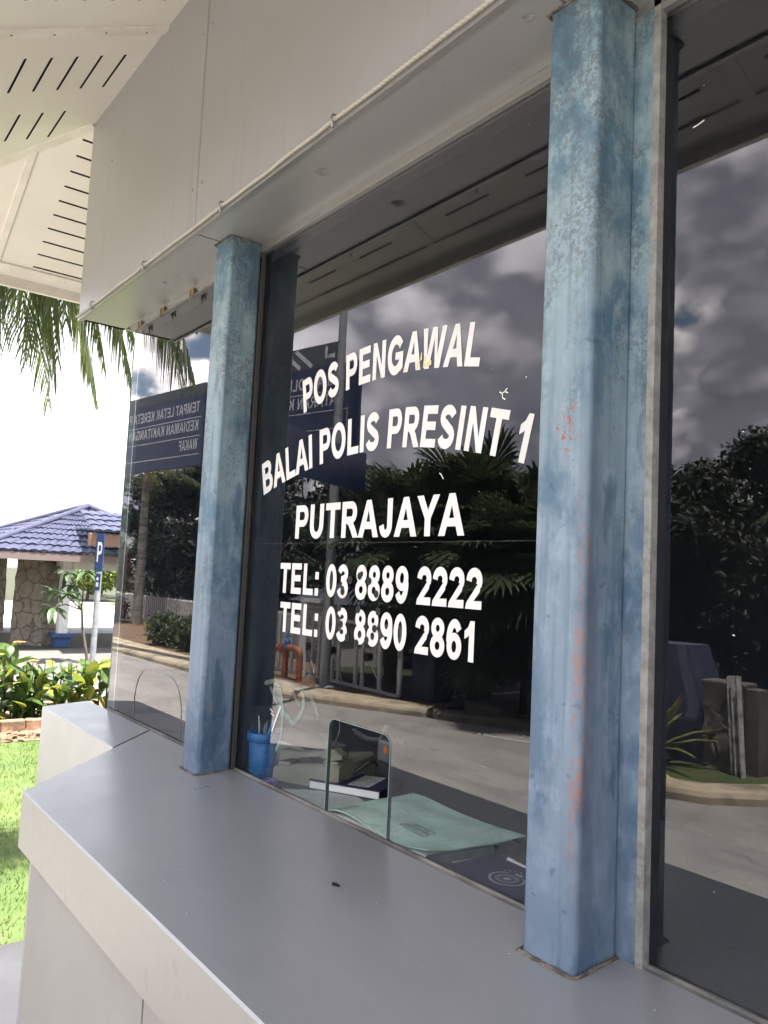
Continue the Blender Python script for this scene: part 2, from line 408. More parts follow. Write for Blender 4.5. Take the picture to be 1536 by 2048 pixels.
M['galv'] = mat('galvanised_pole', rough=.5, metal=.4, build=speckled((.26, .27, .28), (.36, .37, .38), 9, 5))
M['pale_post'] = mat('weathered_white_post', rough=.65, build=speckled((.45, .44, .42), (.66, .65, .62), 14, 6, .65, c3=(.25, .20, .16), scale3=9))
M['rust_pipe'] = mat('rust_red_pipe', rough=.6, build=speckled((.24, .07, .035), (.36, .13, .06), 14, 6, c3=(.14, .06, .04), scale3=7))
M['valve_blue'] = mat('blue_valve_paint', (.02, .12, .33), .4)
M['cab_blue'] = mat('blue_cabinet_paint', rough=.45, build=speckled((.020, .028, .055), (.034, .045, .08), 4, 6))
M['cab_edge'] = mat('blue_cabinet_edge', rough=.45, build=speckled((.06, .075, .115), (.09, .105, .15), 5, 6))
M['brown'] = mat('brown_timber', rough=.6, build=speckled((.16, .085, .055), (.22, .12, .08), 12, 5, squash=(1, 1, 5)))
M['grey_timber'] = mat('grey_brown_fascia', (.17, .13, .12), .65)
M['base_blue'] = mat('blue_painted_base', (.03, .07, .18), .5)
def stone_nodes(t, b):
    p = pos(t)
    v = t.new('ShaderNodeTexVoronoi', feature='DISTANCE_TO_EDGE'); t.set(v.inputs['Vector'], t.vmath('ADD', p, t.vmath('SCALE', t.noise(p, 3, 3, out=1), .25))); v.inputs['Scale'].default_value = 2.6
    v2 = t.new('ShaderNodeTexVoronoi'); t.set(v2.inputs['Vector'], p); v2.inputs['Scale'].default_value = 2.6
    n = t.noise(p, 9, 6, .65)
    c = t.mix(t.step(n, .3, .7), (.145, .118, .09), (.235, .20, .165))
    c = t.mix(.35, c, t.mix(t.sep(v2.outputs['Color'])[0], (.145, .125, .10), (.25, .21, .17)))
    c = t.mix(t.step(v.outputs['Distance'], .05, .015), c, (.10, .085, .07))
    t.set(b.inputs['Base Color'], c); bump(t, b, t.math('ADD', t.step(v.outputs['Distance'], 0, .06), t.math('MULTIPLY', n, .6)), .7, .04)
M['stone'] = mat('stone_cladding', rough=.85, build=stone_nodes)
M['brick'] = mat('terracotta_edging', rough=.85, build=speckled((.20, .10, .06), (.34, .21, .13), 7, 6, .65, bmp=.5, c3=(.12, .08, .05), scale3=5))
def road_nodes(c1, c2, c3):
    def f(t, b):
        p = pos(t)
        g = t.noise(p, 120, 3, .6); m_ = t.noise(p, 1.1, 7, .62, .4); l = t.noise(t.vmath('MULTIPLY', p, (.25, 1, 1)), 3., 5, .6)
        c = t.mix(t.step(m_, .35, .65), c1, c2)
        c = t.mix(t.step(l, .5, .72, out=(0, .6)), c, c3)
        c = t.mix(t.step(g, .42, .62, out=(0, .38)), c, (.05, .048, .045))
        c = t.mix(t.step(t.noise(p, 38, 4, .7), .54, .66, out=(0, .35)), c, (.42, .40, .37))
        cr = t.noise(p, .9, 8, .6, .8)
        c = t.mix(t.step(t.math('ABSOLUTE', t.math('SUBTRACT', cr, .5)), .006, .002, out=(0, .6)), c, (.05, .045, .04))
        t.set(b.inputs['Base Color'], c); bump(t, b, g, .5, .006)
    return f
M['asphalt'] = mat('worn_pale_asphalt', rough=.85, build=road_nodes((.27, .253, .232), (.36, .338, .31), (.20, .187, .172)))
M['road'] = mat('dark_road_asphalt', rough=.85, build=road_nodes((.07, .068, .066), (.10, .095, .09), (.055, .053, .05)))
M['pale_road'] = mat('pale_concrete_road', rough=.85, build=road_nodes((.34, .33, .31), (.42, .40, .38), (.28, .27, .25)))
M['kerb'] = mat('cream_kerb', rough=.85, build=speckled((.40, .33, .22), (.52, .44, .31), 5, 7, .7, bmp=.4, c3=(.20, .17, .13), scale3=2.2))
M['kerb_dirty'] = mat('dirty_kerb', rough=.9, build=speckled((.10, .085, .07), (.17, .145, .12), 6, 7, .7, bmp=.4))
M['slab'] = mat('concrete_slab', rough=.8, build=speckled((.40, .375, .345), (.46, .435, .40), 3, 7, .6, bmp=.2, c3=(.33, .31, .28), scale3=1.4))
M['path'] = mat('grey_path', rough=.85, build=road_nodes((.075, .072, .068), (.10, .096, .09), (.06, .057, .053)))
M['yellow_line'] = mat('yellow_road_paint', rough=.7, build=speckled((.42, .25, .04), (.55, .34, .07), 20, 5))
M['white_line'] = mat('white_road_paint', rough=.7, build=speckled((.45, .45, .43), (.66, .66, .63), 20, 5))
M['soil'] = mat('ground_soil', rough=.95, build=speckled((.022, .032, .010), (.040, .034, .02), 1.2, 7, .65, c3=(.02, .034, .009), scale3=.4, bmp=.4))
M['leaf_litter'] = mat('leaf_litter_soil', rough=.95, build=speckled((.09, .055, .035), (.20, .13, .08), 9, 7, .7, bmp=.8))
def lawn_nodes(t, b):
    p = pos(t)
    c = t.mix(t.step(t.noise(p, 1.6, 5), .38, .62), (.046, .080, .014), (.075, .106, .024))
    x = t.sep(p)[0]
    worn = t.math('MULTIPLY', t.step(x, -4.6, -3.1), t.step(t.noise(p, 2.2, 6), .40, .62))
    t.set(b.inputs['Base Color'], t.mix(worn, c, (.12, .10, .058))); bump(t, b, t.noise(p, 60, 4), .8, .02)
M['lawn'] = mat('lawn_turf', rough=.9, build=lawn_nodes)
def leaf_mat(name, c1, c2, scale=3., trans=.35, rough=.5, c3=None):
    m = bpy.data.materials.new(name); m.use_nodes = True
    t = NT(m.node_tree); b = t.n['Principled BSDF']
    p = pos(t)
    c = t.mix(t.step(t.noise(p, scale, 5, .65), .36, .64), c1, c2)
    if c3: c = t.mix(t.step(t.noise(t.vmath('ADD', p, (7, 3, 1)), scale*2.3, 3), .58, .70), c, c3)
    t.set(b.inputs['Base Color'], c); b.inputs['Roughness'].default_value = rough; b.inputs['Specular IOR Level'].default_value = .35
    tr = t.new('ShaderNodeBsdfTranslucent'); t.set(tr.inputs[0], t.mix(.5, c, (.30, .36, .04), 'ADD') if trans > .4 else c)
    mx = t.new('ShaderNodeMixShader'); mx.inputs[0].default_value = trans
    t.l.new(b.outputs[0], mx.inputs[1]); t.l.new(tr.outputs[0], mx.inputs[2]); t.l.new(mx.outputs[0], t.n['Material Output'].inputs[0])
    return m
M['tree_leaf'] = leaf_mat('dark_tree_leaf', (.010, .019, .007), (.022, .036, .012), 1.6, .15)
M['tree_leaf_warm'] = leaf_mat('olive_tree_leaf', (.014, .021, .008), (.034, .038, .013), 1.8, .15, c3=(.06, .036, .014))
M['fan_leaf'] = leaf_mat('fan_palm_leaf', (.030, .046, .020), (.062, .080, .034), 2.4, .3, c3=(.15, .16, .07))
M['palm_leaf'] = leaf_mat('feather_palm_leaf', (.030, .048, .030), (.066, .084, .052), 2., .42, .35, c3=(.105, .12, .062))
M['hedge_leaf'] = leaf_mat('hedge_leaf', (.03, .05, .012), (.065, .095, .02), 5., .25)
M['bush_leaf'] = leaf_mat('bright_bush_leaf', (.08, .12, .025), (.16, .20, .04), 3., .4)
M['canna_leaf'] = leaf_mat('canna_leaf', (.038, .075, .018), (.075, .12, .026), 5., .35, .4, c3=(.12, .14, .03))
M['yellow_leaf'] = leaf_mat('yellow_canna_leaf', (.15, .18, .03), (.24, .25, .045), 9., .4, .4)
M['flower'] = leaf_mat('orange_flower', (.55, .24, .06), (.62, .40, .12), 12., .4)
M['shrub_leaf'] = leaf_mat('broad_shrub_leaf', (.04, .075, .03), (.07, .115, .045), 6., .3, .35)
M['agave_leaf'] = leaf_mat('variegated_blade', (.12, .15, .03), (.34, .30, .09), 12., .3)
M['copper_leaf'] = leaf_mat('copper_leaf', (.13, .05, .03), (.22, .10, .05), 8., .3)
M['grass'] = leaf_mat('grass_blade', (.045, .085, .013), (.086, .124, .026), 3., .45)
M['bark'] = mat('bark', rough=.9, build=speckled((.06, .05, .04), (.12, .10, .08), 9, 6, bmp=.6, squash=(1, 1, .3)))
M['palm_bark'] = mat('pale_palm_trunk', rough=.8, build=speckled((.22, .20, .17), (.36, .33, .28), 6, 6, bmp=.4, squash=(.4, .4, 3), c3=(.14, .12, .10), scale3=2))
M['crownshaft'] = mat('brown_crownshaft', rough=.6, build=speckled((.16, .09, .06), (.22, .15, .10), 4, 4))
M['fibre'] = mat('palm_fibre', rough=.95, build=speckled((.05, .04, .03), (.10, .08, .055), 20, 5, squash=(1, 1, .3)))
M['house_wall'] = mat('red_house_wall', (.40, .14, .09), .8)
M['house_white'] = mat('pale_house_wall', (.5, .49, .46), .8)
M['bike_blue'] = mat('blue_bike_plastic', (.03, .05, .32), .3)
M['rubber'] = mat('black_rubber', (.02, .02, .02), .7)
M['helmet'] = mat('grey_helmet_shell', (.45, .45, .52), .3)

# ------------------------------------------------------------------ lettering: bold grotesque capitals drawn as outlines
def arc(cx, cy, rx, ry, a0, a1, n=12):
    return [(cx+rx*math.cos(math.radians(a0+(a1-a0)*i/n)), cy+ry*math.sin(math.radians(a0+(a1-a0)*i/n))) for i in range(n+1)]
def rect(x0, y0, x1, y1): return [[(x0, y0), (x1, y0), (x1, y1), (x0, y1)]]
def stroke(pts, w):
    n = len(pts); L = []; R = []
    for i, (x, y) in enumerate(pts):
        ax, ay = pts[max(i-1, 0)]; bx, by = pts[min(i+1, n-1)]
        tx, ty = bx-ax, by-ay; l = math.hypot(tx, ty) or 1; nx, ny = -ty/l, tx/l
        h = w/2
        L.append((x+nx*h, y+ny*h)); R.append((x-nx*h, y-ny*h))
    return [L+R[::-1]]
def ell(cx, cy, rx, ry, n=32): return arc(cx, cy, rx, ry, 0, 360-360/n, n-1)
S = .205
def bowl(x0, y0, x1, y1, r, st=.165):
    """closed outline of a stem-side bowl from x0, bulging right"""
    ry = (y1-y0)/2; cy = (y0+y1)/2
    out = [(x0, y0)]+arc(x1-r, cy, r, ry, -90, 90, 14)+[(x0, y1)]
    inn = [(x0+S, y0+st)]+arc(x1-r, cy, r-S*.92, ry-st, -90, 90, 12)+[(x0+S, y1-st)]
    return out, inn
def spath():
    p = arc(.47, .735, .285, .18, 18, 90, 7)+arc(.47, .735, .285, .18, 90, 235, 12)[1:]
    p += arc(.46, .275, .30, .19, 62, -90, 14)+arc(.46, .275, .30, .19, -90, -165, 8)[1:]
    return p
def gl(ch):
    """list of polygons, each a list of contours (outline, holes...), and the advance width"""
    if ch == 'A': return [[[(0, 0), (.40, 1), (.61, 1), (1.01, 0), (.785, 0), (.70, .23), (.305, .23), (.22, 0)], [(.37, .395), (.505, .77), (.635, .395)]]], 1.01
    if ch == 'B':
        o = [(.1, 0)]+arc(.60, .285, .345, .285, -90, 62, 12)+arc(.56, .755, .33, .245, -40, 90, 10)+[(.1, 1)]
        return [[o, [(.305, .16)]+arc(.57, .295, .165, .135, -90, 90, 10)+[(.305, .43)], [(.305, .59)]+arc(.54, .715, .145, .125, -90, 90, 10)+[(.305, .84)]]], 1.0
    if ch == 'D':
        o, i = bowl(.1, 0, .95, 1, .47); return [[o, i]], 1.02
    if ch == 'P':
        o, i = bowl(.1, .37, .88, 1, .30); return [[[(.1, 0), (.305, 0), (.305, .37)]+o[1:], i]], .92
    if ch == 'R':
        o, i = bowl(.1, .40, .90, 1, .30)
        out = [(.1, 0), (.305, 0), (.305, .40), (.40, .40), (.52, .32), (.75, 0), (1.0, 0), (.80, .29), (.69, .405)]+o[4:]
        return [[out, i]], 1.01
    if ch == 'E': return [[[(.1, 0), (.87, 0), (.87, .17), (.305, .17), (.305, .43), (.80, .43), (.80, .60), (.305, .60), (.305, .83), (.85, .83), (.85, 1), (.1, 1)]]], .93
    if ch == 'F': return [[[(.1, 0), (.305, 0), (.305, .42), (.75, .42), (.75, .59), (.305, .59), (.305, .83), (.82, .83), (.82, 1), (.1, 1)]]], .86
    if ch == 'L': return [[[(.1, 0), (.83, 0), (.83, .17), (.305, .17), (.305, 1), (.1, 1)]]], .855
    if ch == 'I': return [rect(.09, 0, .295, 1)], .385
    if ch == 'T': return [[[(.33, 0), (.535, 0), (.535, .83), (.84, .83), (.84, 1), (.025, 1), (.025, .83), (.33, .83)]]], .865
    if ch == 'N': return [[[(.1, 0), (.29, 0), (.29, .655), (.70, 0), (.905, 0), (.905, 1), (.715, 1), (.715, .335), (.30, 1), (.1, 1)]]], 1.01
    if ch == 'M': return [[[(.1, 0), (.285, 0), (.285, .79), (.485, 0), (.68, 0), (.88, .79), (.88, 0), (1.065, 0), (1.065, 1), (.765, 1), (.583, .32), (.40, 1), (.1, 1)]]], 1.165
    if ch == 'W': return [[[(.0, 1), (.245, 0), (.465, 0), (.66, .735), (.855, 0), (1.075, 0), (1.32, 1), (1.11, 1), (.96, .31), (.785, 1), (.54, 1), (.36, .31), (.21, 1)]]], 1.32
    if ch == 'K': return [[[(.1, 0), (.305, 0), (.305, .305), (.44, .445), (.73, 0), (.99, 0), (.585, .59), (.965, 1), (.69, 1), (.305, .565), (.305, 1), (.1, 1)]]], 1.01
    if ch == 'Y': return [[[(.355, 0), (.56, 0), (.56, .42), (.925, 1), (.69, 1), (.46, .605), (.23, 1), (-.01, 1), (.355, .42)]]], .92
    if ch == 'U':
        o = [(.095, 1), (.095, .40)]+arc(.50, .39, .405, .405, 180, 360, 16)[1:]+[(.905, 1), (.70, 1), (.70, .40)]+arc(.50, .385, .20, .235, 360, 180, 14)+[(.30, 1)]
        return [[o[::-1]]], 1.0
    if ch == 'J':
        o = [(.64, 1), (.64, .32)]+arc(.345, .30, .295, .315, 0, -172, 14)[1:]+[(.235, .305)]+arc(.345, .295, .10, .145, 190, 360, 10)+[(.435, 1)]
        return [[o]], .76
    if ch == 'O': return [[ell(.54, .5, .50, .515), ell(.54, .5, .285, .335)]], 1.08
    if ch == '0': return [[ell(.385, .5, .345, .51), ell(.385, .5, .15, .345)]], .78
    if ch == '8': return [[arc(.385, .275, .345, .29, 125, 415, 26)+arc(.385, .745, .31, .265, -55, 235, 24), ell(.385, .275, .15, .135, 18), ell(.385, .745, .125, .115, 18)]], .78
    if ch == 'S': return [stroke(spath(), .20)], .93
    if ch == 'G':
        p = arc(.545, .5, .40, .415, 38, 320, 26)
        return [stroke(p, .205), [[(.56, .39), (.56, .55), (1.0, .55), (1.0, .14), (.88, .06), (.80, .25), (.80, .39)]]], 1.08
    if ch == '1': return [[[(.30, 0), (.50, 0), (.50, 1.01), (.345, 1.01), (.25, .85), (.09, .755), (.09, .58), (.22, .64), (.30, .70)]]], .78
    if ch == '2':
        p = arc(.385, .705, .245, .215, 178, -28, 16)
        return [[stroke(p, .195)[0]], [[(.695, .67), (.52, .56), (.06, .12), (.03, 0), (.72, 0), (.72, .175), (.34, .175), (.62, .43)]]], .78
    if ch == '3': return [stroke(arc(.37, .745, .235, .175, 165, -88, 16), .18), stroke(arc(.375, .275, .255, .195, 92, -165, 18), .19), rect(.27, .49, .40, .64)], .78
    if ch in '69':
        lp = [ell(.395, .325, .335, .335), ell(.395, .315, .14, .175, 18)]
        st = stroke(arc(.405, .50, .265, .425, 188, 38, 18), .195)
        g = [lp, st]
        if ch == '9': g = [[[(.78-x, 1-y) for x, y in c] for c in q] for q in g]
        return g, .78
    if ch == ':': return [rect(.13, 0, .335, .2), rect(.13, .53, .335, .73)], .465
    return [], .36
def embolden(c, e, hole):
    n = len(c); ar = sum(c[i][0]*c[(i+1) % n][1]-c[(i+1) % n][0]*c[i][1] for i in range(n))
    sg = (1 if ar > 0 else -1)*(-1 if hole else 1); out = []
    for i in range(n):
        (ax, ay), (bx, by), (cx, cy) = c[i-1], c[i], c[(i+1) % n]
        u = (by-ay, ax-bx); v = (cy-by, bx-cx); lu = math.hypot(*u) or 1e-9; lv = math.hypot(*v) or 1e-9
        nx, ny = u[0]/lu+v[0]/lv, u[1]/lu+v[1]/lv; l = math.hypot(nx, ny)
        if l < .5: nx, ny = u[0]/lu, u[1]/lu; k = 1.
        else: k = min(2/l, 1.6)/l; 
        if l >= .5: out.append((bx+nx*k*e*sg, by+ny*k*e*sg))
        else: out.append((bx+nx*e*sg, by+ny*e*sg))
    return out
def lettering(mb, text, x0, x1, h, to3, base=lambda u: 0., slope=lambda u: 0., gap=.045, lift=.0001, bold=0.):
    """lays text between u=x0 and u=x1, cap height h, on a baseline curve"""
    adv = []; w = 0
    for c in text:
        a = gl(c)[1]+gap; adv.append((w, a)); w += a
    k = (x1-x0)/(w-gap)
    i = 0
    for c, (o, a) in zip(text, adv):
        for pl in gl(c)[0]:
            uc = x0+(o+a/2)*k; bs = base(uc); sl = slope(uc); i += 1
            cs = [[(x0+(o+p[0])*k-sl*p[1]*h*.85, bs+p[1]*h+sl*((o+p[0]-o-a/2)*k)) for p in ct] for ct in pl]
            if bold: cs = [embolden(q, bold*h, j > 0) for j, q in enumerate(cs)]
            mb.poly(cs, lambda u, v, e=(i % 3)*lift: to3(u, v, e))

# ------------------------------------------------------------------ ground, roads, kerbs
def sheet(name, pts, z, m, kind='structure'):
    mb = MB(); mb.poly([pts], lambda u, v: (u, v, z)); return setting(mb.build(name, m), kind)
sheet('ground', [(-220, -220), (220, -220), (220, 220), (-220, 220)], G, M['soil'])
sheet('driveway', [(-24, -6.08), (-19.05, -6.1), (-14.6, -6.2), (-11.2, -6.18), (-8.5, -7.4), (-8.0, -7.6), (-6.7, -8.2), (-6.4, -9.2), (-5.1, -9.2), (-4.4, -7.2), (-3.6, -6.7), (-3.0, -7.2), (-2.5, -8.2), (-2.2, -9.2), (14, -9.2), (14, .2), (-2.6, .2), (-2.9, -1.1), (-8, -1.8), (-24, -2.2)], G+.004, M['asphalt'])
sheet('bounce_dimming_sheet', [(-2.74, -.5), (-2.8, -2.1), (8, -2.1), (8, -.5)], G+.008, M['road'])  # added dark sheet, out of view, cuts light bounced up onto the base panel
sheet('main_road', [(-11.5, -8.9), (40, -8.9), (60, -17), (-14, -17)], G+.008, M['road'])
sheet('lawn', [(-9.5, 1.45), (-9.6, 4.2), (-9.4, 8), (-2.7, 8), (-2.7, .3), (-2.76, -1.05), (-8, -1.75), (-16, -2.0), (-10.4, .2)], G+.012, M['lawn'])
sheet('access_road', [(-45, 2.), (-45, 30), (-26.5, 22), (-24.2, 7.5), (-25, 3)], G+.005, M['pale_road'])
sheet('footpath', [(-19.6, 1.0), (-19.9, 9.), (-12.0, 6.5), (-11.9, 1.2)], G+.006, M['path'])
sheet('far_verge', [(-44, 14), (-60, 34), (-31, 30), (-29, 13)], G+.02, M['lawn'])
mb = MB(); mb.rbox(-2.72, 6, -.60, 6, G-.1, -.25, .01); setting(mb.build('booth_plinth', M['slab']))
def kerb(name, front, back, label, h=.14, m='kerb', cap_end=True):
    """raised kerb strip between its front and back lines, with a rounded nose"""
    mb = MB(); rings = []
    for (a, b) in zip(front, back):
        a = Vector((*a, 0)); b = Vector((*b, 0)); d = (b-a).normalized()
        prof = [(0, G-.05), (.0, G+h*.55), (.03, G+h*.88), (.09, G+h)]
        r = [(a.x+d.x*s, a.y+d.y*s, z) for s, z in prof]
        bb = b-d*.02
        rings.append(r+[(bb.x, bb.y, G+h*.98), (b.x, b.y, G-.05)])
    mb.loops(rings, True, True)
    o = mb.build(name, M[m]); return tag(o, label, 'kerb')
fr = [(-24, -6.08), (-19.05, -6.06), (-16.5, -6.12), (-14.6, -6.18), (-12.6, -6.1), (-11.2, -6.16), (-9.9, -6.7), (-8.35, -7.45)]
bk = [(-24, -7.0), (-19.05, -6.95), (-16.5, -7.0), (-14.6, -7.0), (-12.6, -6.95), (-11.2, -7.0), (-10.1, -7.35), (-8.6, -7.85)]
kerb('kerb', fr, bk, 'long cream concrete kerb in front of the pale gate and hedge')
kerb('kerb', [(-8.25, -7.5), (-7.4, -7.88), (-6.7, -8.2), (-6.45, -8.9)], [(-8.5, -7.78), (-7.55, -8.12), (-7.0, -8.5), (-6.75, -9.1)], 'short dark stained kerb beyond the gate at the driveway mouth', m='kerb_dirty')
fr2 = [(-5.3, -8.85), (-4.75, -7.7), (-4.25, -7.05), (-3.65, -6.68), (-3.2, -6.9), (-2.84, -7.4), (-2.5, -8.1), (-2.2, -9.0)]
bk2 = [(-5.0, -9.0), (-4.5, -7.95), (-4.1, -7.4), (-3.75, -7.12), (-3.45, -7.25), (-3.18, -7.65), (-2.85, -8.3), (-2.5, -9.05)]
kerb('kerb', fr2, bk2, 'curved cream kerb round the small island with the stone pillar')
mb = MB(); mb.poly([[(x, y-.02) for x, y in bk2]+[(-3, -9.0), (-4.5, -9.0)]], lambda u, v: (u, v, G+.115)); setting(mb.build('island_turf', M['lawn']))
mb = MB(); mb.poly([[(-30, -7.0), (-24, -7.0)]+bk[1:]+[(-8.4, -8.6), (-14, -9.2), (-30, -11)]], lambda u, v: (u, v, G+.10)); setting(mb.build('planting_bed', M['leaf_litter']))
def line(name, x0, x1, y0, y1, m, z=.012):
    mb = MB(); mb.quad((x0, y0, G+z), (x1, y0, G+z), (x1, y1, G+z), (x0, y1, G+z)); return setting(mb.build(name, M[m]))
line('yellow_line', -8.68, -8.55, -14, -8.95, 'yellow_line'); line('yellow_line', -7.9, -7.77, -14, -8.95, 'yellow_line')
line('white_line', -9.95, -9.8, -16, -9.2, 'white_line')
for k in range(5): line('white_line', -6.1+k*2.2, -5.0+k*2.2, -13.3, -13.15, 'white_line')
mb = MB(); mb.quad((-7.0, -7.33, G+.009), (-5.9, -7.7, G+.009), (-5.9, -7.63, G+.009), (-7.0, -7.26, G+.009)); setting(mb.build('white_line', M['white_line']))

# ------------------------------------------------------------------ the guard booth
H = 2.47; ZT = 3.226; YF = -.178; XF = -1.56; XR = 2.75; YB = 2.5
YE = -.966; XE = -2.348; ZE = 2.832
booth = thing('guard_booth', 'silver clad guard booth with blue posts, dark glass windows and a sloping counter', 'guard booth', (.5, 1., -.25))
def topz(y): return 1.05+.067*min(y, 0)
def counter():
    # plan outline, the chamfered left end last; insets move the two outer edges only
    def plan(i):
        k = i*.414
        return [(-1.034+i*1.4, -.004), (-.886+i*1.2, -.170), (-.613+k, -.478+i), (XR, -.478+i), (XR, -.004)]
    mb = MB()
    p0, p1 = plan(.0035), plan(0)
    rings = [[(x, y, topz(y)) for x, y in p0]]
    rings.append([(x, y, topz(y)-.0035) for x, y in p1])
    rings.append([(x, y, .888) for x, y in p1])
    rings.append([(x, y, .853) for x, y in plan(.03)])
    mb.loops([r for r in rings], True, True)
    # flip: rings run downward
    mb.f = [f[::-1] for f in mb.f]
    mb.mi = [1 if 5 <= i < 15 else 0 for i in range(len(mb.f))]
    mb.build('counter', [M['counter'], M['alu_worn']], booth)
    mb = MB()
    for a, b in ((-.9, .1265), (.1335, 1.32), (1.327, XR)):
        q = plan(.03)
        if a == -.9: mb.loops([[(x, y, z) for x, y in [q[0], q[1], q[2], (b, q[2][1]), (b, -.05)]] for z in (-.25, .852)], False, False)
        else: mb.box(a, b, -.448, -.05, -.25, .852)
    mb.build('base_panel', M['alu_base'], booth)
    mb = MB(); mb.box(-.3, XR-.01, -.441, -.06, -.249, .85); mb.build('panel_joint', M['joint_grey'], booth)
    mb = MB(); mb.loops([[(-1.66, -.168, z), (-.894, -.168, z), (-1.040, -.004, z), (-1.66, -.004, z)] for z in (-.25, .95)]
                        + [[(-1.66, -.168, topz(-.168)-.003), (-.894, -.168, topz(-.168)-.003), (-1.040, -.004, topz(0)-.003), (-1.66, -.004, topz(0)-.003)],
                           [(-1.657, -.165, topz(-.168)), (-.897, -.165, topz(-.168)), (-1.042, -.004, topz(0)), (-1.657, -.004, topz(0))]], True, True)
    mb.build('end_ledge', M['counter'], booth)
    mb = MB(); mb.loops([[(-.894, -.166, z), (-.887, -.166, z), (-1.034, -.006, z), (-1.040, -.006, z)] for z in (.9, 1.034)]); mb.build('ledge_joint', M['joint'], booth)
counter()
# window sill strip, head strip and walls
mb = MB()
for a, b in ((-1.475, -.5665), (-.4696, .643), (.782, XR)):
    mb.box(a, b, -.0035, .020, 1.04, 1.0495)
    mb.box(a, b, .006, .0085, 1.0495, 1.054)
mb.build('window_sill', M['sill'], booth)
mb = MB(); mb.box(-1.49, XR, -.006, .03, H-.012, H+.01); mb.box(-1.49, XR, -.004, .008, H-.022, H-.012); mb.build('window_head', M['alu_trim'], booth)
mb = MB()
mb.box(-1.473, XR, .02, YB, -.25, -.2, mi=1)
mb.box(-1.47, XR, YB-.06, YB, -.2, H); mb.box(XR-.05, XR, .03, YB-.06, -.2, H)
mb.box(-1.47, -1.44, .03, YB-.06, -.2, H); mb.box(-1.44, XR-.05, .03, YB-.06, H-.04, H-.005)
mb.box(-1.44, XR-.05, .03, .06, -.2, 1.0)
mb.build('interior_wall', [M['inner'], M['inner_floor']], booth)
mb = MB(); mb.box(-1.5, -1.473, .035, YB, -.25, H); mb.box(-1.5, XR+.02, YB, YB+.03, -.25, H); mb.box(XR, XR+.03, -.004, YB, -.25, H); mb.build('end_wall', M['alu'], booth)

# glass panes, each with the opening cut in it
def pane(x0, x1, hole, parts=()):
    y0, y1 = .0100, .0180; zb, zt = 1.05, H-.015
    c = [(x0, zb)]
    if hole:
        hx0, hx1, hz, r = hole
        c += [(hx0, zb), (hx0, hz-r)]+arc(hx0+r, hz-r, r, r, 180, 90, 8)[1:]+arc(hx1-r, hz-r, r, r, 90, 0, 8)+[(hx1, zb)]
    c += [(x1, zb), (x1, zt), (x0, zt)]
    mb = MB()
    mb.poly([c], lambda u, v: (u, y0, v)); mb.poly([c[::-1]], lambda u, v: (u, y1, v), mi=1)
    mb.f = mb.f[:len(mb.f)//2]+[f[::-1] for f in mb.f[len(mb.f)//2:]]
    p = mb.build('window_pane', [M['glass'], M['glass_back']], booth)
    if hole:
        hs = c[1:-3]
        if x0 > -1:
            e = MB(); e.loops([[(u, y, v) for u, v in hs] for y in (y0, y1)], False, False, closed=False); e.build('opening_edge', M['glass_edge'], p)
        # polished rim catching the light
        e = MB(); e.tube([(u, y0-.0008, v) for u, v in hs], .0010 if x0 > -1 else .0009, 5, True); e.build('opening_rim', M['glass_edge_bright'], p)
    return p
left_pane = pane(-1.478, -.52, (-1.22, -.83, 1.232, .11))
main_pane = pane(-.52+.004, .70, (-.037, .186, 1.254, .022))
right_pane = pane(.74, XR-.02, None)
mb = MB(); mb.box(-1.480, -1.4783, .009, .030, 1.05, H-.015); mb.build('glass_edge', M['glass_edge_bright'], booth)
def on_glass(u, v, e=0.): return (u, .0094-e, v)
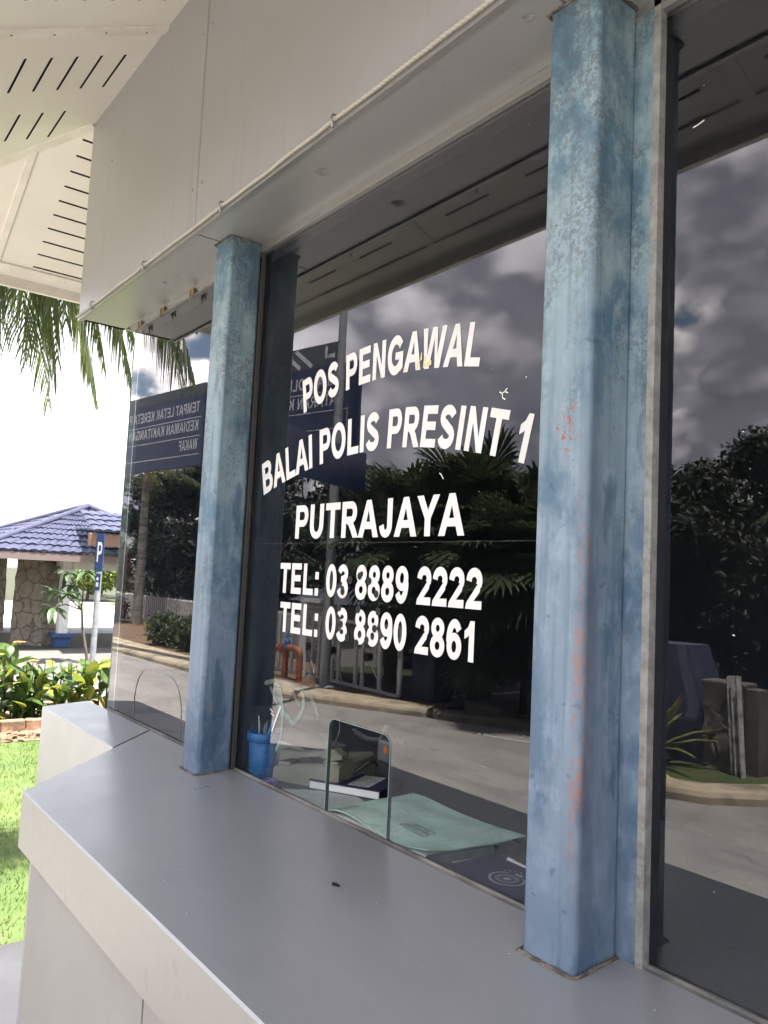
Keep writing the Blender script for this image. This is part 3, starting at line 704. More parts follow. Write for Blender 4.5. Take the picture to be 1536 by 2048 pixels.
def glass_text():
    def line_(text, x0, x1, h, base, slope=lambda u: 0.):
        mb = MB(); lettering(mb, text, x0+.0015, x1-.0015, h-.003, on_glass, base, slope, bold=.020); mb.build('lettering', M['vinyl'], main_pane)
    def par(c, z, k): return (lambda u: z-k*(u-c)**2), (lambda u: -2*k*(u-c))
    b, s = par(.10, 2.001, .34); line_('POS PENGAWAL', -.225, .400, .083, b, s)
    b, s = par(.07, 1.8445, .33); line_('BALAI POLIS PRESINT 1', -.405, .535, .083, b, s)
    line_('PUTRAJAYA', -.235, .376, .081, lambda u: 1.6555)
    line_('TEL: 03 8889 2222', -.291, .432, .074, lambda u: 1.5215)
    line_('TEL: 03 8890 2861', -.281, .429, .073, lambda u: 1.4265)
    mb = MB()
    for a, b, z0, z1 in ((.236, .243, 1.996, 2.02), (.246, .262, 1.996, 2.008), (.214, .222, 1.998, 2.012), (.226, .232, 2.012, 2.03), (.172, .182, 1.999, 2.006)):
        mb = MB(); mb.poly([[(a, z0), (b, z0+.002), (b-.001, z1), (a+.002, z1-.003)]], lambda u, v: (u, .0088, v)); mb.build('yellowed_patch', M['vinyl_yellow'], main_pane)
    # ring of drilled speaking holes
    for k in range(13):
        a = 2*PI*k/12; r = .072 if k < 12 else 0.
        x, z = .052+r*math.cos(a), 1.498+r*math.sin(a)
        mb = MB(); mb.poly([arc(x, z, .0072, .0072, 0, 342, 19)], lambda u, v: (u, .0086, v)); mb.build('speaking_hole', M['black'], main_pane)
        mb = MB(); mb.tube([(u, .0088, v) for u, v in arc(x, z, .0078, .0078, 0, 360, 20)], .0006, 4, False); mb.build('speaking_hole_rim', M['glass_edge'], main_pane)
    mb = MB(); mb.box(-.50, .69, .0092, .0096, 1.6425, 1.6437); mb.build('film_seam', M['film'], main_pane)
    def strip(pts, w, m):
        L = stroke(pts, w)[0]; mb = MB(); mb.poly([L], lambda u, v: (u, .0090-random.random()*.0004, v)); mb.build('tape_residue', M[m], main_pane)
    random.seed(3)
    strip([(-.335, 1.290), (-.29, 1.302), (-.23, 1.306), (-.17, 1.300), (-.11, 1.288)], .011, 'tape_faint')
    strip([(-.290, 1.282), (-.270, 1.262), (-.252, 1.240), (-.238, 1.222)], .020, 'tape_faint')
    strip([(-.262, 1.296), (-.248, 1.27), (-.240, 1.245), (-.238, 1.20), (-.244, 1.165), (-.262, 1.138)], .010, 'tape')
    strip([(-.275, 1.300), (-.262, 1.275), (-.250, 1.255), (-.243, 1.238)], .012, 'tape')
    strip([(-.205, 1.302), (-.196, 1.284), (-.178, 1.270), (-.160, 1.262)], .010, 'tape_faint')
    strip([(-.305, 1.286), (-.288, 1.268), (-.270, 1.252), (-.256, 1.236)], .009, 'tape_faint')
    strip([(-.150, 1.292), (-.146, 1.262), (-.158, 1.238), (-.180, 1.222), (-.198, 1.212)], .011, 'tape')
    strip([(-.246, 1.236), (-.226, 1.230), (-.206, 1.224), (-.196, 1.214)], .014, 'tape')
    strip([(-.118, 1.285), (-.092, 1.268), (-.080, 1.245)], .012, 'tape_faint')
    strip([(-.25, 1.245), (-.27, 1.21), (-.285, 1.18)], .007, 'vinyl')
    strip([(-.300, 1.232), (-.284, 1.226)], .003, 'vinyl'); strip([(-.296, 1.222), (-.278, 1.218)], .003, 'vinyl')
    # dust and splashes on the panes
    mb = MB(); r = .11; mb.poly([[(-1.22, 1.05), (-.83, 1.05)]+arc(-.83-r, 1.232-r, r, r, 0, 90, 8)+arc(-1.22+r, 1.232-r, r, r, 90, 180, 8)], lambda u, v: (u, .0104, v)); mb.build('opening_shutter', [M['glass']], left_pane)
    random.seed(8)
    for p, xa, xb, n in ((main_pane, -.45, .64, 42), (right_pane, .80, 1.3, 34)):
        mb = MB()
        for _ in range(n):
            x = random.uniform(xa, xb); z = random.uniform(1.65, 2.42) if random.random() < .8 else random.uniform(1.1, 1.65)
            r = random.uniform(.0003, .0008); el = random.choice((1, 1, 1, 3)); q = random.random()*PI
            mb.poly([[(x+el*r*math.cos(t)*math.cos(q)-r*math.sin(t)*math.sin(q), z+el*r*math.cos(t)*math.sin(q)+r*math.sin(t)*math.cos(q)) for t in [k*PI/3 for k in range(6)]]], lambda u, v: (u, .0091, v))
        o = mb.build('glass_dust', M['dust'], p); o['kind'] = 'stuff'
    mb = MB()
    for pts in ([(.455, 1.912), (.462, 1.908), (.468, 1.911), (.474, 1.916)], [(.462, 1.908), (.463, 1.900), (.470, 1.896)], [(.468, 1.911), (.476, 1.907)]):
        mb.poly(stroke(pts, .0022), lambda u, v: (u, .0091, v))
    mb.build('bird_dropping', M['dust'], main_pane)
    for x0, z0, dx, dz, p in ((.30, 1.776, .012, -.012, main_pane), (1.03, 2.30, .03, .006, right_pane), (.83, 2.245, .018, .004, right_pane)):
        mb = MB(); mb.poly(stroke([(x0, z0), (x0+dx*.4, z0+dz*.2), (x0+dx, z0+dz)], .0018), lambda u, v: (u, .0091, v)); mb.build('scratch_mark', M['dust'], p)
glass_text()

# posts
def post(x0, label=None, flange=True):
    x1, y0, y1 = x0+.0968, -.0976, -.0015
    def sec(z, r=.011):
        p = []
        for cx, cy, a in ((x0+r, y0+r, 180), (x1-r, y0+r, 270), (x1-r, y1-r, 0), (x0+r, y1-r, 90)):
            p += [(x, y, z) for x, y in arc(cx, cy, r, r, a, a+90, 5)]
        return p
    mb = MB(); nz = 40
    def zz(k, y): return (topz(y)-.002)*(1-k/nz)+(H+.002)*k/nz
    mb.loops([[(x, y, zz(k, y)) for x, y, _ in sec(0)] for k in range(nz+1)], True, True, smooth=False)
    n = 24
    for i, f in enumerate(mb.f):        # smooth the rounded corners
        mb.sm[i] = False
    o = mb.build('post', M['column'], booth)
    # bead of old sealant round the foot and a rusty line at the head
    random.seed(int(x0*1000) % 97)
    mb = MB(); loop = []
    r = .003
    pts = [(x0-r, y1-.004), (x0-r, y0+.01), (x0-r*.4, y0-r*.7), (x0+.012, y0-r), (x1-.012, y0-r), (x1+r*.6, y0-r*.5), (x1+r, y0+.01), (x1+r, y1-.006)]
    path = []
    for a, b in zip(pts, pts[1:]):
        m_ = max(1, int(math.hypot(b[0]-a[0], b[1]-a[1])/.006))
        path += [(a[0]+(b[0]-a[0])*k/m_+random.uniform(-.0012, .0012), a[1]+(b[1]-a[1])*k/m_+random.uniform(-.0012, .0012)) for k in range(m_)]
    path.append(pts[-1])
    mb.tube([(x, y, topz(y)+.0005) for x, y in path], [random.uniform(.0025, .0045) for _ in path], 7)
    mb.build('foot_sealant', M['bead'], o)
    mb = MB(); mb.tube([(x, y, H-.001) for x, y in path], [random.uniform(.0015, .0035) for _ in path], 6); mb.build('head_sealant', M['bead'], o)
    if flange:
        mb = MB(); mb.box(x1-.01, x1+.031, -.0045, .009, topz(0)-.004, H+.002); f = mb.build('flange', M['column'], o)
        mb = MB(); mb.box(x1+.0312, x1+.0435, -.0060, .0096, topz(0)-.004, H); mb.build('flange_sealant', M['sealant'], o)
    else:
        mb = MB(); mb.box(x1-.004, x1+.0035, -.001, .0096, 1.05, H); mb.build('flange_sealant', M['seam'], o)
    mb = MB(); mb.box(x0+.005, x1-.004 if not flange else x1+.03, .0185, .05, 1.0, H-.02); mb.build('mullion', M['inner'], o)
    return o
post(-.5664, flange=False); post(.6431); post(1.8526)

# fascia with joints, closed underside
mb = MB()
for a, b in ((XF, -.537), (-.530, .675), (.682, 1.89), (1.897, XR+.1)):
    r = .003
    mb.loops([[(a, YF+.02, z), (a, YF+r, z), (a+r, YF, z), (b-r, YF, z), (b, YF+r, z), (b, YF+.02, z)] for z in (H+.004, ZT+.02)], True, True)
    mb.box(a, b, YF+.006, -.0065, H, H+.0038)
mb.box(XF, XF+.02, YF+.021, YB+.1, H, ZT+.02)
mb.box(XF+.021, -1.495, .03, YB+.1, H, H+.004)
mb.build('fascia_panel', M['alu'], booth)
mb = MB(); mb.box(XF+.03, XR+.09, YF+.024, YF+.03, H+.006, ZT+.02); mb.box(XF+.03, XR+.05, YF+.01, -.02, H+.0045, H+.006); mb.build('fascia_joint', M['joint_grey'], booth)
mb = MB(); mb.box(XF-.001, XR+.1, YF-.003, YF+.008, H-.006, H+.003); mb.build('fascia_lip', M['alu_trim'], booth)

mb = MB()
for x, z in ((-1.30, 2.98), (-.56, 2.60), (-.50, 2.60), (-.56, 3.05), (-.50, 3.05), (.64, 2.60), (.71, 2.60), (.64, 3.05), (.71, 3.05)):
    mb.loops([[(x+r*math.cos(a), y, z+r*math.sin(a)) for a in [k*PI/5 for k in range(10)]] for r, y in ((.0042, YF), (.0036, YF-.002), (.001, YF-.0026))])
mb.build('rivet', M['joint_grey'], booth)['kind'] = 'stuff'
mb = MB(); random.seed(12)
for cx_, cy_, r in ((-.02, -.10, .022), (.62, -.12, .012), (-.95, -.09, .010)):
    mb.poly([[(cx_+r*random.uniform(.6, 1.2)*math.cos(k*PI/7), cy_+r*random.uniform(.5, 1.)*math.sin(k*PI/7)) for k in range(14)]], lambda u, v: (u, v, H-.0006))
mb.f = [f[::-1] for f in mb.f]; mb.build('paint_patch', M['sealant'], booth)['kind'] = 'stuff'
# sloping soffit with cut slots
def soffit():
    def fz(d): return ZT-.5*d
    mb = MB(); dark = []
    SL = .225
    rows = [-1.63, -1.232, -.69, -.295, .10, .50, .93, 1.325, 1.72, 2.12]
    ys = [.071+.0722*k for k in range(10)]                      # distance out from the fascia
    bands = []; d0 = 0.
    for d in ys: bands += [(d0, d-.004, False), (d-.004, d+.004, True)]; d0 = d+.004
    bands.append((d0, .788, False))
    XRR = 3.0
    for a, b, slot in bands:
        cuts = [(-99, -99)]+[(r, r+SL) for r in rows if slot and r > XF-a+.03]+[(XRR, XRR)]
        for (p0, p1), (q0, q1) in zip(cuts, cuts[1:]):
            la, lb = (XF-a, XF-b) if p1 == -99 else (p1, p1)
            mb.quad((la, YF-a, fz(a)), (lb, YF-b, fz(b)), (q0, YF-b, fz(b)), (q0, YF-a, fz(a)))
    rows = [-.197, .20, .62, 1.02, 1.5, 1.9]
    xs = [.0685+.0709*k for k in range(10)]
    bands = []; d0 = 0.
    for d in xs: bands += [(d0, d-.004, False), (d-.004, d+.004, True)]; d0 = d+.004
    bands.append((d0, .788, False))
    for a, b, slot in bands:
        cuts = [(-99, -99)]+[(r, r+SL) for r in rows if slot]+[(YB+.6, YB+.6)]
        for (p0, p1), (q0, q1) in zip(cuts, cuts[1:]):
            la, lb = (YF-a, YF-b) if p1 == -99 else (p1, p1)
            mb.quad((XF-a, la, fz(a)), (XF-a, q0, fz(a)), (XF-b, q0, fz(b)), (XF-b, lb, fz(b)))
    mb.build('soffit', M['soffit'], booth)
    n = Vector((0, -.5, 1)).normalized()
    def batten(name, p, q, w, h, side):
        """raised cover strip on the soffit from p to q (points on the soffit)"""
        p, q, side = Vector(p), Vector(q), Vector(side).normalized()
        up = (q-p).cross(side).normalized()
        if up.z > 0: up = -up
        b = MB(); b.loops([[c-side*w/2, c-side*w/2+up*h*.8, c-side*(w/2-.003)+up*h, c+side*(w/2-.003)+up*h, c+side*w/2+up*h*.8, c+side*w/2] for c in (p, q)])
        return b.build(name, M['soffit_trim'], booth)
    batten('soffit_batten', (XF, YF, ZT), (XF-.788, YF-.788, ZE), .045, .009, (1, -1, 0))
    for x in (-.85, .42, 1.64): batten('soffit_batten', (x, YF, ZT), (x, YE, ZE), .042, .009, (1, 0, 0))
    for y in (-.345,): batten('soffit_batten', (XF-.175, y, fz(.175)), (XE, y, ZE), .03, .007, (0, 1, 0))
    batten('soffit_batten', (XE+.045, YF-.75, ZE+.022), (XE+.045, YB+.6, ZE+.022), .05, .008, (1, 0, .5))
    batten('soffit_batten', (XF-.75, YE+.045, ZE+.022), (XRR, YE+.045, ZE+.022), .05, .008, (0, 1, .5))
    # heads of the fixing screws
    mb = MB()
    for x, y in ((-.853, -.24), (-.848, -.36), (-.852, -.50), (-.849, -.61), (-1.69, -.30), (-1.83, -.44), (-2.0, -.61)):
        z = fz(-y+YF)-.0098; mb.lathe([(.0045, z+.003), (.004, z), (.001, z-.001)], (x, y), 8)
    mb.build('soffit_screw', M['joint'], booth)['kind'] = 'stuff'
    mb = MB(); mb.box(XE-.022, XE, YE-.022, YB+.6, ZE-.045, ZE+.13); mb.box(XE, XRR, YE-.022, YE, ZE-.045, ZE+.13); mb.build('eave_board', M['soffit_trim'], booth)
    # tiled roof: hip slopes with dark void between tiles and soffit
    top = 4.3; o = .06
    A, B, Cc, D = (XE-o, YE-o, ZE+.12), (XRR+o, YE-o, ZE+.12), (XRR+o, YB+.6, ZE+.12), (XE-o, YB+.6, ZE+.12)
    r0, r1 = (-.6, .85, top), (1.3, .85, top)
    mb = MB(); mb.add([A, B, Cc, D, r0, r1], [(0, 1, 5, 4), (1, 2, 5), (2, 3, 4, 5), (3, 0, 4)]); mb.build('roof', M['roof'], booth)
soffit()

# cable clipped along the lower edge of the fascia
cab = thing('clear_cable', 'aged twisted clear cable clipped along the bottom edge of the silver fascia', 'cable', (0, YF-.009, H+.008))
random.seed(5)
mb = MB(); mb.tube([(x, YF-.0075+random.uniform(-.0008, .0008), H+.008+random.uniform(-.0012, .0012)) for x in [XF+.005+.05*k for k in range(85)]], .0048, 9); mb.build('tube', M['cable'], cab)
for x in (-1.373, -.874, -.347, .159, .66, 1.17, 1.68):
    mb = MB(); mb.tube([(x, YF-.001, H+.020), (x, YF-.013, H+.018), (x, YF-.0175, H+.008), (x, YF-.012, H-.001), (x, YF-.001, H-.006)], .0022, 6); mb.tube([(x, YF-.012, H-.001), (x+.001, YF-.011, H-.010)], [.004, .003], 7); mb.build('clip', M['steel'], cab)
for x, lb in ((-1.377, 'tarnished brass tab under the window head nearest the glass corner'), (-1.164, 'middle one of three tarnished brass tabs under the window head'), (-.917, 'tarnished brass tab under the window head nearest the thin blue post')):
    mb = MB(); mb.box(x-.016, x+.016, -.011, -.008, H-.028, H-.008); mb.box(x-.016, x-.010, -.013, -.011, H-.045, H-.012); mb.box(x+.008, x+.016, -.013, -.011, H-.038, H-.012)
    tag(mb.build('brass_tab', M['brass']), lb, 'bracket', 'brass tabs under the window head')

# ------------------------------------------------------------------ the desk and what lies on it
dk = thing('desk', 'charcoal desk top behind the window glass', 'desk', (0, .35, -.2))
mb = MB(); mb.rbox(-1.43, 2.65, .024, .72, 1.004, 1.03, .004); mb.build('desk_top', M['desk'], dk)
for x in (-1.3, .6, 2.5): mb = MB(); mb.box(x-.02, x+.02, .08, .68, -.2, 1.004); mb.build('support', M['inner'], dk)
DZ = 1.0302
def log_book():
    t = thing('log_book', 'large worn pale green log book lying under the opening in the glass', 'book', (.13, .13, DZ))
    # outline follows the skewed block, curled corners lift the cover
    P = [Vector((-.055, .027)), Vector((.282, .031)), Vector((.318, .262)), Vector((-.045, .268))]
    def at(u, v): return P[0]*(1-u)*(1-v)+P[1]*u*(1-v)+P[2]*u*v+P[3]*(1-u)*v
    mb = MB(); n = 10
    rings = []
    for k in range(7):
        z = DZ+.001+.0115*k/6; s = .004*math.sin(k*1.7)
        rings.append([(*(at(u+s*.3, v)), z) for u, v in [(.0, -.012), (.25, -.014), (.5, -.010), (.75, -.013), (.985, -.010), (.985, .98), (.012, .98)]])
    mb.loops(rings); mb.build('page_block', M['paper'], t)
    def hgt(u, v): return .0215+.004*math.sin(3.1*u+.6)*math.sin(2.2*v)+.016*max(0, u-.8)/.2*max(0, v-.5)+.007*max(0, .25-v)/.25*max(0, u-.7)/.3-.004*max(0, .12-u)/.12+.003*math.sin(7*u+2*v)+.0022*math.sin(5*u-9*v+1)*math.sin(4*v)-.0016*math.exp(-((u-.42-.25*v)/.03)**2)+.004*max(0, .15-v)/.15*math.sin(6*u)+.008*max(0, v-.9)*max(0, .6-abs(u-.35))*6
    N = 26; vs = []; fs = []
    for j in range(N+1):
        for i in range(N+1):
            u, v = i/N, j/N; e_ = max(abs(u-.5), abs(v-.5))*2; q = at(-.012+1.024*u+.004*e_*math.sin(9*v+2), 1.01*v+.005*e_**3*math.sin(8*u+1)); vs.append((q.x, q.y, DZ+hgt(u, v)))
    for j in range(N):
        for i in range(N):
            a = j*(N+1)+i; fs.append((a, a+1, a+N+2, a+N+1))
    mb = MB(); mb.add(vs, fs, True)
    b0 = [(x, y, z-.0022) for x, y, z in vs]; mb.add(b0, [f[::-1] for f in fs], True)
    edge = [i for i in range(N+1)]+[N+(N+1)*j for j in range(1, N+1)]+[N*(N+1)+i for i in range(N-1, -1, -1)]+[(N+1)*j for j in range(N-1, 0, -1)]
    mb.loops([[b0[i] for i in edge], [vs[i] for i in edge]], False, False)
    mb.build('cover', M['log_cover'], t)
    mb = MB(); q0, q1 = at(0, 0), at(0, 1)
    mb.rbox(-.060, .285, .0195, .0225, DZ, DZ+.0025, .0008)
    mb.build('back_cover', M['log_cover'], t); mb = MB(); mb.loops([[(*(at(u, v)), z) for z in (DZ, DZ+.0175)] + [(*(at(u-.012, v)), z) for z in (DZ+.0175, DZ)] for u, v in ((1.012, 0.0), (1.012, 1.0))]); mb.build('spine', M['log_spine'], t) if True else mb.build('back_cover', M['log_cover'], t)
    # printed title frames with rows of print
    def lab(cx, cy, w, h, rz, rows):
        mb = MB(); c, s = math.cos(rz), math.sin(rz)
        def to(u, v):
            X, Y = cx+u*c-v*s, cy+u*s+v*c
            # follow the cover
            best = min(vs, key=lambda k: (k[0]-X)**2+(k[1]-Y)**2); return (X, Y, best[2]+.0016)
        fr = [(-w/2, -h/2), (w/2, -h/2), (w/2, h/2), (-w/2, h/2), (-w/2, -h/2)]
        for a, b in zip(fr, fr[1:]): mb.poly(stroke([a, b], .0022), to)
        for r in range(rows):
            y = h/2-(r+.75)*h/(rows+.5); x = -w/2+.006
            while x < w/2-.012:
                l = random.uniform(.004, .011); mb.poly(rect(x, y-.0014, min(x+l, w/2-.005), y+.0014), to); x += l+.0025
        mb.build('title_print', M['ink'], t)
    random.seed(4)
    lab(.168, .118, .075, .016, -.12, 1); lab(.165, .098, .088, .016, -.12, 1); lab(-.02, .06, .012, .055, .25, 1)
log_book()
def crest(mb, to, cx, cy, r):
    """ornate round emblem: wreath, shield star and a ribbon with lettering"""
    def T2(u, v): return to(cx+u*r, cy+v*r)
    for sgn in (-1, 1):
        for k in range(9):
            a = math.radians(-70+k*17)
            x, y = sgn*.86*math.cos(a), .74*math.sin(a)
            dx, dy = -sgn*math.sin(a)*.16, math.cos(a)*.16
            mb.poly([[(x-dx, y-dy), (x+sgn*.10, y), (x+dx, y+dy), (x-sgn*.07, y)]], T2)
    for rr in (.58, .46): mb.poly([ell(0, .02, rr, rr*.92, 24), ell(0, .02, rr-.05, rr*.92-.05, 24)], T2)
    mb.poly([[(.30*(1 if k % 2 == 0 else .45)*math.cos(PI/2+k*PI/8), .30*(1 if k % 2 == 0 else .45)*math.sin(PI/2+k*PI/8)+.02) for k in range(16)]], T2)
    mb.poly(stroke(arc(0, .55, 1.0, 1.35, 215, 325, 14), .13), T2)
    mb.poly([[(-.2, .72), (-.26, .98), (-.1, .84), (0, 1.02), (.1, .84), (.26, .98), (.2, .72)]], T2)
def navy_book(name, label, cx, cy, w, h, rz, th, extra):
    t = thing(name, label, 'book', (cx, cy, DZ), 'navy books on the desk')
    Mx = T(cx, cy, DZ, rz)
    mb = MB(); mb.rbox(-w/2+.004, w/2-.004, -h/2+.003, h/2-.004, .002, th-.002, .001, Mx); mb.build('page_block', M['paper'], t)
    mb = MB(); mb.rbox(-w/2, w/2, -h/2, h/2, th-.002, th, .0008, Mx); mb.rbox(-w/2, w/2, -h/2, h/2, 0, .002, .0008, Mx); mb.rbox(w/2-.002, w/2, -h/2, h/2, .002, th-.002, .0004, Mx); c = mb.build('cover', M['navy_cover'], t)
    to = lambda u, v: tuple(Mx @ Vector((u, v, th+.0006)))
    mb = MB(); crest(mb, to, *extra['crest']); mb.build('emblem', M['silver_ink'], c)
    return t, Mx, to
t, Mx, to = navy_book('navy_book', 'dark navy book with silver crest and paper label standing out behind the green book', -.225, .225, .20, .135, .50, .022, dict(crest=(-.035, -.005, .024)))
mb = MB(); mb.poly([[(.005, -.055), (.062, -.052), (.060, .060), (.004, .058)]], lambda u, v: tuple(Mx @ Vector((u, v, .0226)))); lb = mb.build('paper_label', M['grey_paper'], t)
mb = MB(); random.seed(9)
for r in range(9):
    y = .05-r*.0115; x = .01
    while x < .052:
        l = random.uniform(.004, .012); mb.poly(rect(x, y, min(x+l, .056), y+.003), lambda u, v: tuple(Mx @ Vector((u, v, .0231)))); x += l+.003
mb.build('print', M['ink'], lb)
t, Mx, to = navy_book('navy_book', 'navy book with a large silver crest lying against the glass by the thick blue post', .448, .098, .24, .125, -.03, .012, dict(crest=(-.012, -.008, .038)))
mb = MB()
lettering(mb, 'RLUMINDA', -.046, .046, .0075, lambda u, v, e: (*to(u, v)[:2], DZ+.0128+e), lambda u: .042-9*(u)**2, lambda u: -18*u) if 0 else None
random.seed(2)
for k in range(12):
    a = math.radians(150-k*10.5); x, y = .062*math.cos(a), .045*math.sin(a)-.004
    mb.poly(rect(x-.002+.01, y-.002, x+.0025+.01, y+.002), to)
for k in range(9): mb.poly(rect(.055+k*.006, .022-.003*k, .059+k*.006, .026-.003*k), to)
mb.build('cover_print', M['silver_ink'], t)
mb = MB(); mb.poly([[(.288, .088), (.345, .070), (.378, .150), (.315, .165)]], lambda u, v: (u, v, DZ+.0006)); mb.poly([[(.33, .095), (.375, .085), (.39, .150), (.345, .16)]], lambda u, v: (u, v, DZ+.0011)); tag(mb.build('paper_scrap', M['grey_paper']), 'torn grey scrap of paper between the green book and the navy book', 'paper')
def pen():
    t = thing('ballpoint_pen', 'white ballpoint pen with a red barrel lying beside the navy book', 'pen', (.40, .172, DZ+.008))
    a, b = Vector((.352, .182, DZ+.0055)), Vector((.475, .172, DZ+.0055)); d = (b-a).normalized()
    mb = MB(); mb.tube([a, a+d*.018], [.0042, .0046], 8); mb.tube([a+d*.018, a+d*.055], .0034, 8); mb.build('cap', M['white_plastic'], t)
    mb = MB(); mb.tube([a+d*.055, b-d*.01, b], [.0042, .0042, .001], 8); mb.build('barrel', M['red'], t)
pen()
mb = MB()
for y in (.110, .128): mb.rbox(.548, .552, y, y+.003, DZ, DZ+.145, .001)
mb.rbox(.548, .66, .108, .111, DZ, DZ+.145, .001); mb.rbox(.548, .66, .131, .134, DZ, DZ+.145, .001); mb.rbox(.545, .67, .10, .16, DZ, DZ+.004, .001)
h_ = thing('leaflet_holder', 'violet tinted clear leaflet holder half hidden by the thick blue post', 'holder', (.60, .12, DZ)); mb.build('clear_pocket', M['clear_plastic'], h_)
mb = MB(); mb.rbox(.556, .655, .1135, .1165, DZ+.005, DZ+.155, .0005); tag(mb.build('leaflet', M['paper']), 'white leaflet standing in the violet clear holder', 'leaflet')
mb = MB(); mb.poly([[(.525, .245), (.545, .232), (.560, .262), (.62, .27), (.60, .31), (.55, .30), (.532, .285), (.54, .268)]], lambda u, v: (u, v, DZ+.004+.01*(u-.52))); tag(mb.build('torn_paper', M['paper']), 'torn white paper lying on the desk behind the clear holder', 'paper')
def phone():
    t = thing('desk_telephone', 'beige desk telephone seen beside and through the opening in the glass', 'telephone', (-.36, .22, DZ))
    Mx = T(-.352, .215, DZ, .42)
    mb = MB()
    def sec(x, z0, z1, y0=-.10, y1=.10): return [Mx @ Vector(p) for p in ((x, y0, z0), (x, y1, z0), (x, y1, z1-.004), (x, y1-.006, z1), (x, y0+.006, z1), (x, y0, z1-.004))]
    mb.loops([sec(-.10, 0, .030, -.094, .094), sec(-.095, 0, .034), sec(.0, 0, .052), (sec(.09, 0, .066)), sec(.102, 0, .060, -.094, .094)]); mb.build('body', M['beige'], t)
    ky = MB()
    for r in range(4):
        for c in range(3):
            x = -.06+r*.026; z = .030+(x+.1)*.19+.006; ky.rbox(x, x+.016, -.005+c*.026, .013+c*.026, z-.004, z+.003, .0015, Mx)
    ky.build('keypad', M['beige_key'], t)
    mb = MB()
    pts = [(-.105, -.065, .058), (-.085, -.065, .062), (-.04, -.065, .068), (.03, -.065, .080), (.075, -.065, .084), (.10, -.065, .080)]
    def hs(p, w, h): x, y, z = p; return [Mx @ Vector((x, y+dy, z+dz)) for dy, dz in ((-w, -h), (w, -h), (w, h*.6), (w*.7, h), (-w*.7, h), (-w, h*.6))]
    mb.loops([hs(p, w, h) for p, (w, h) in zip(pts, ((.016, .005), (.023, .014), (.015, .007), (.015, .007), (.023, .014), (.016, .005)))]); mb.build('handset', M['beige'], t)
    mb = MB(); mb.rbox(-.09, -.05, -.09, -.04, .03, .047, .003, Mx); mb.build('cradle', M['beige'], t); mb = MB(); mb.rbox(.05, .095, -.09, -.04, .055, .069, .003, Mx); mb.build('cradle', M['beige'], t)
phone()
def coil(a, b, turns, r, w, sag):
    a, b = Vector(a), Vector(b); d = (b-a); n = turns*10; s = d.normalized().cross(Vector((0, 0, 1))).normalized(); u = s.cross(d.normalized())
    return [a+d*k/n-Vector((0, 0, 1))*sag*math.sin(PI*k/n)+s*r*math.cos(2*PI*k/10)+u*r*math.sin(2*PI*k/10) for k in range(n+1)]
mb = MB(); mb.tube([(-.235, .30, DZ+.05), (-.225, .285, DZ+.062), (-.235, .27, DZ+.058), (-.25, .24, DZ+.032), (-.275, .20, DZ+.02), (-.29, .175, DZ+.012)], .0042, 7); tag(mb.build('telephone_cord', M['black_plastic']), 'short black cord at the side of the beige telephone', 'cord'); mb = MB(); mb.tube(coil((-.62, .50, DZ+.055), (-.49, .51, DZ+.05), 16, .006, 0, .012)+coil((-.49, .51, DZ+.05), (-.455, .50, DZ+.10), 7, .006, 0, 0), .0024, 5); tag(mb.build('coiled_cord', M['grey_plastic']), 'dark coiled telephone cord in the dark behind the opening', 'cord')
mb = MB(); mb.tube([(-.45+.035*math.cos(a), .30+.01*math.sin(a), 1.13+.04*math.sin(a)) for a in [math.radians(k) for k in range(-120, 100, 8)]], .0016, 5); tag(mb.build('wire_loop', M['grey_plastic']), 'thin grey wire loop hanging in the dark behind the opening', 'wire')
gb = thing('desk_unit', 'small grey box with a round orange sticker seen through the opening', 'electronic box', (-.33, .53, DZ))
mb = MB(); mb.rbox(-.45, -.392, .462, .52, DZ, DZ+.062, .006); mb.build('casing', M['grey_plastic'], gb)
mb = MB(); mb.poly([ell(-.408, 1.070, .0085, .011, 20)], lambda u, v: (u, .4612, v)); mb.build('sticker', M['orange'], gb)
mb = MB(); mb.rbox(-.76, -.46, .20, .36, DZ, DZ+.052, .003); tag(mb.build('file_box', M['grey_plastic']), 'grey flat file box behind the blue cup', 'box')
mb = MB(); mb.rbox(-.58, -.455, .13, .21, DZ+.052, DZ+.056, .001, T(0, 0, 0)); mb.rbox(-.585, -.45, .125, .215, DZ, DZ+.052, .003); tag(mb.build('paper_pad', M['paper']), 'white paper pad stacked behind the blue cup', 'paper')
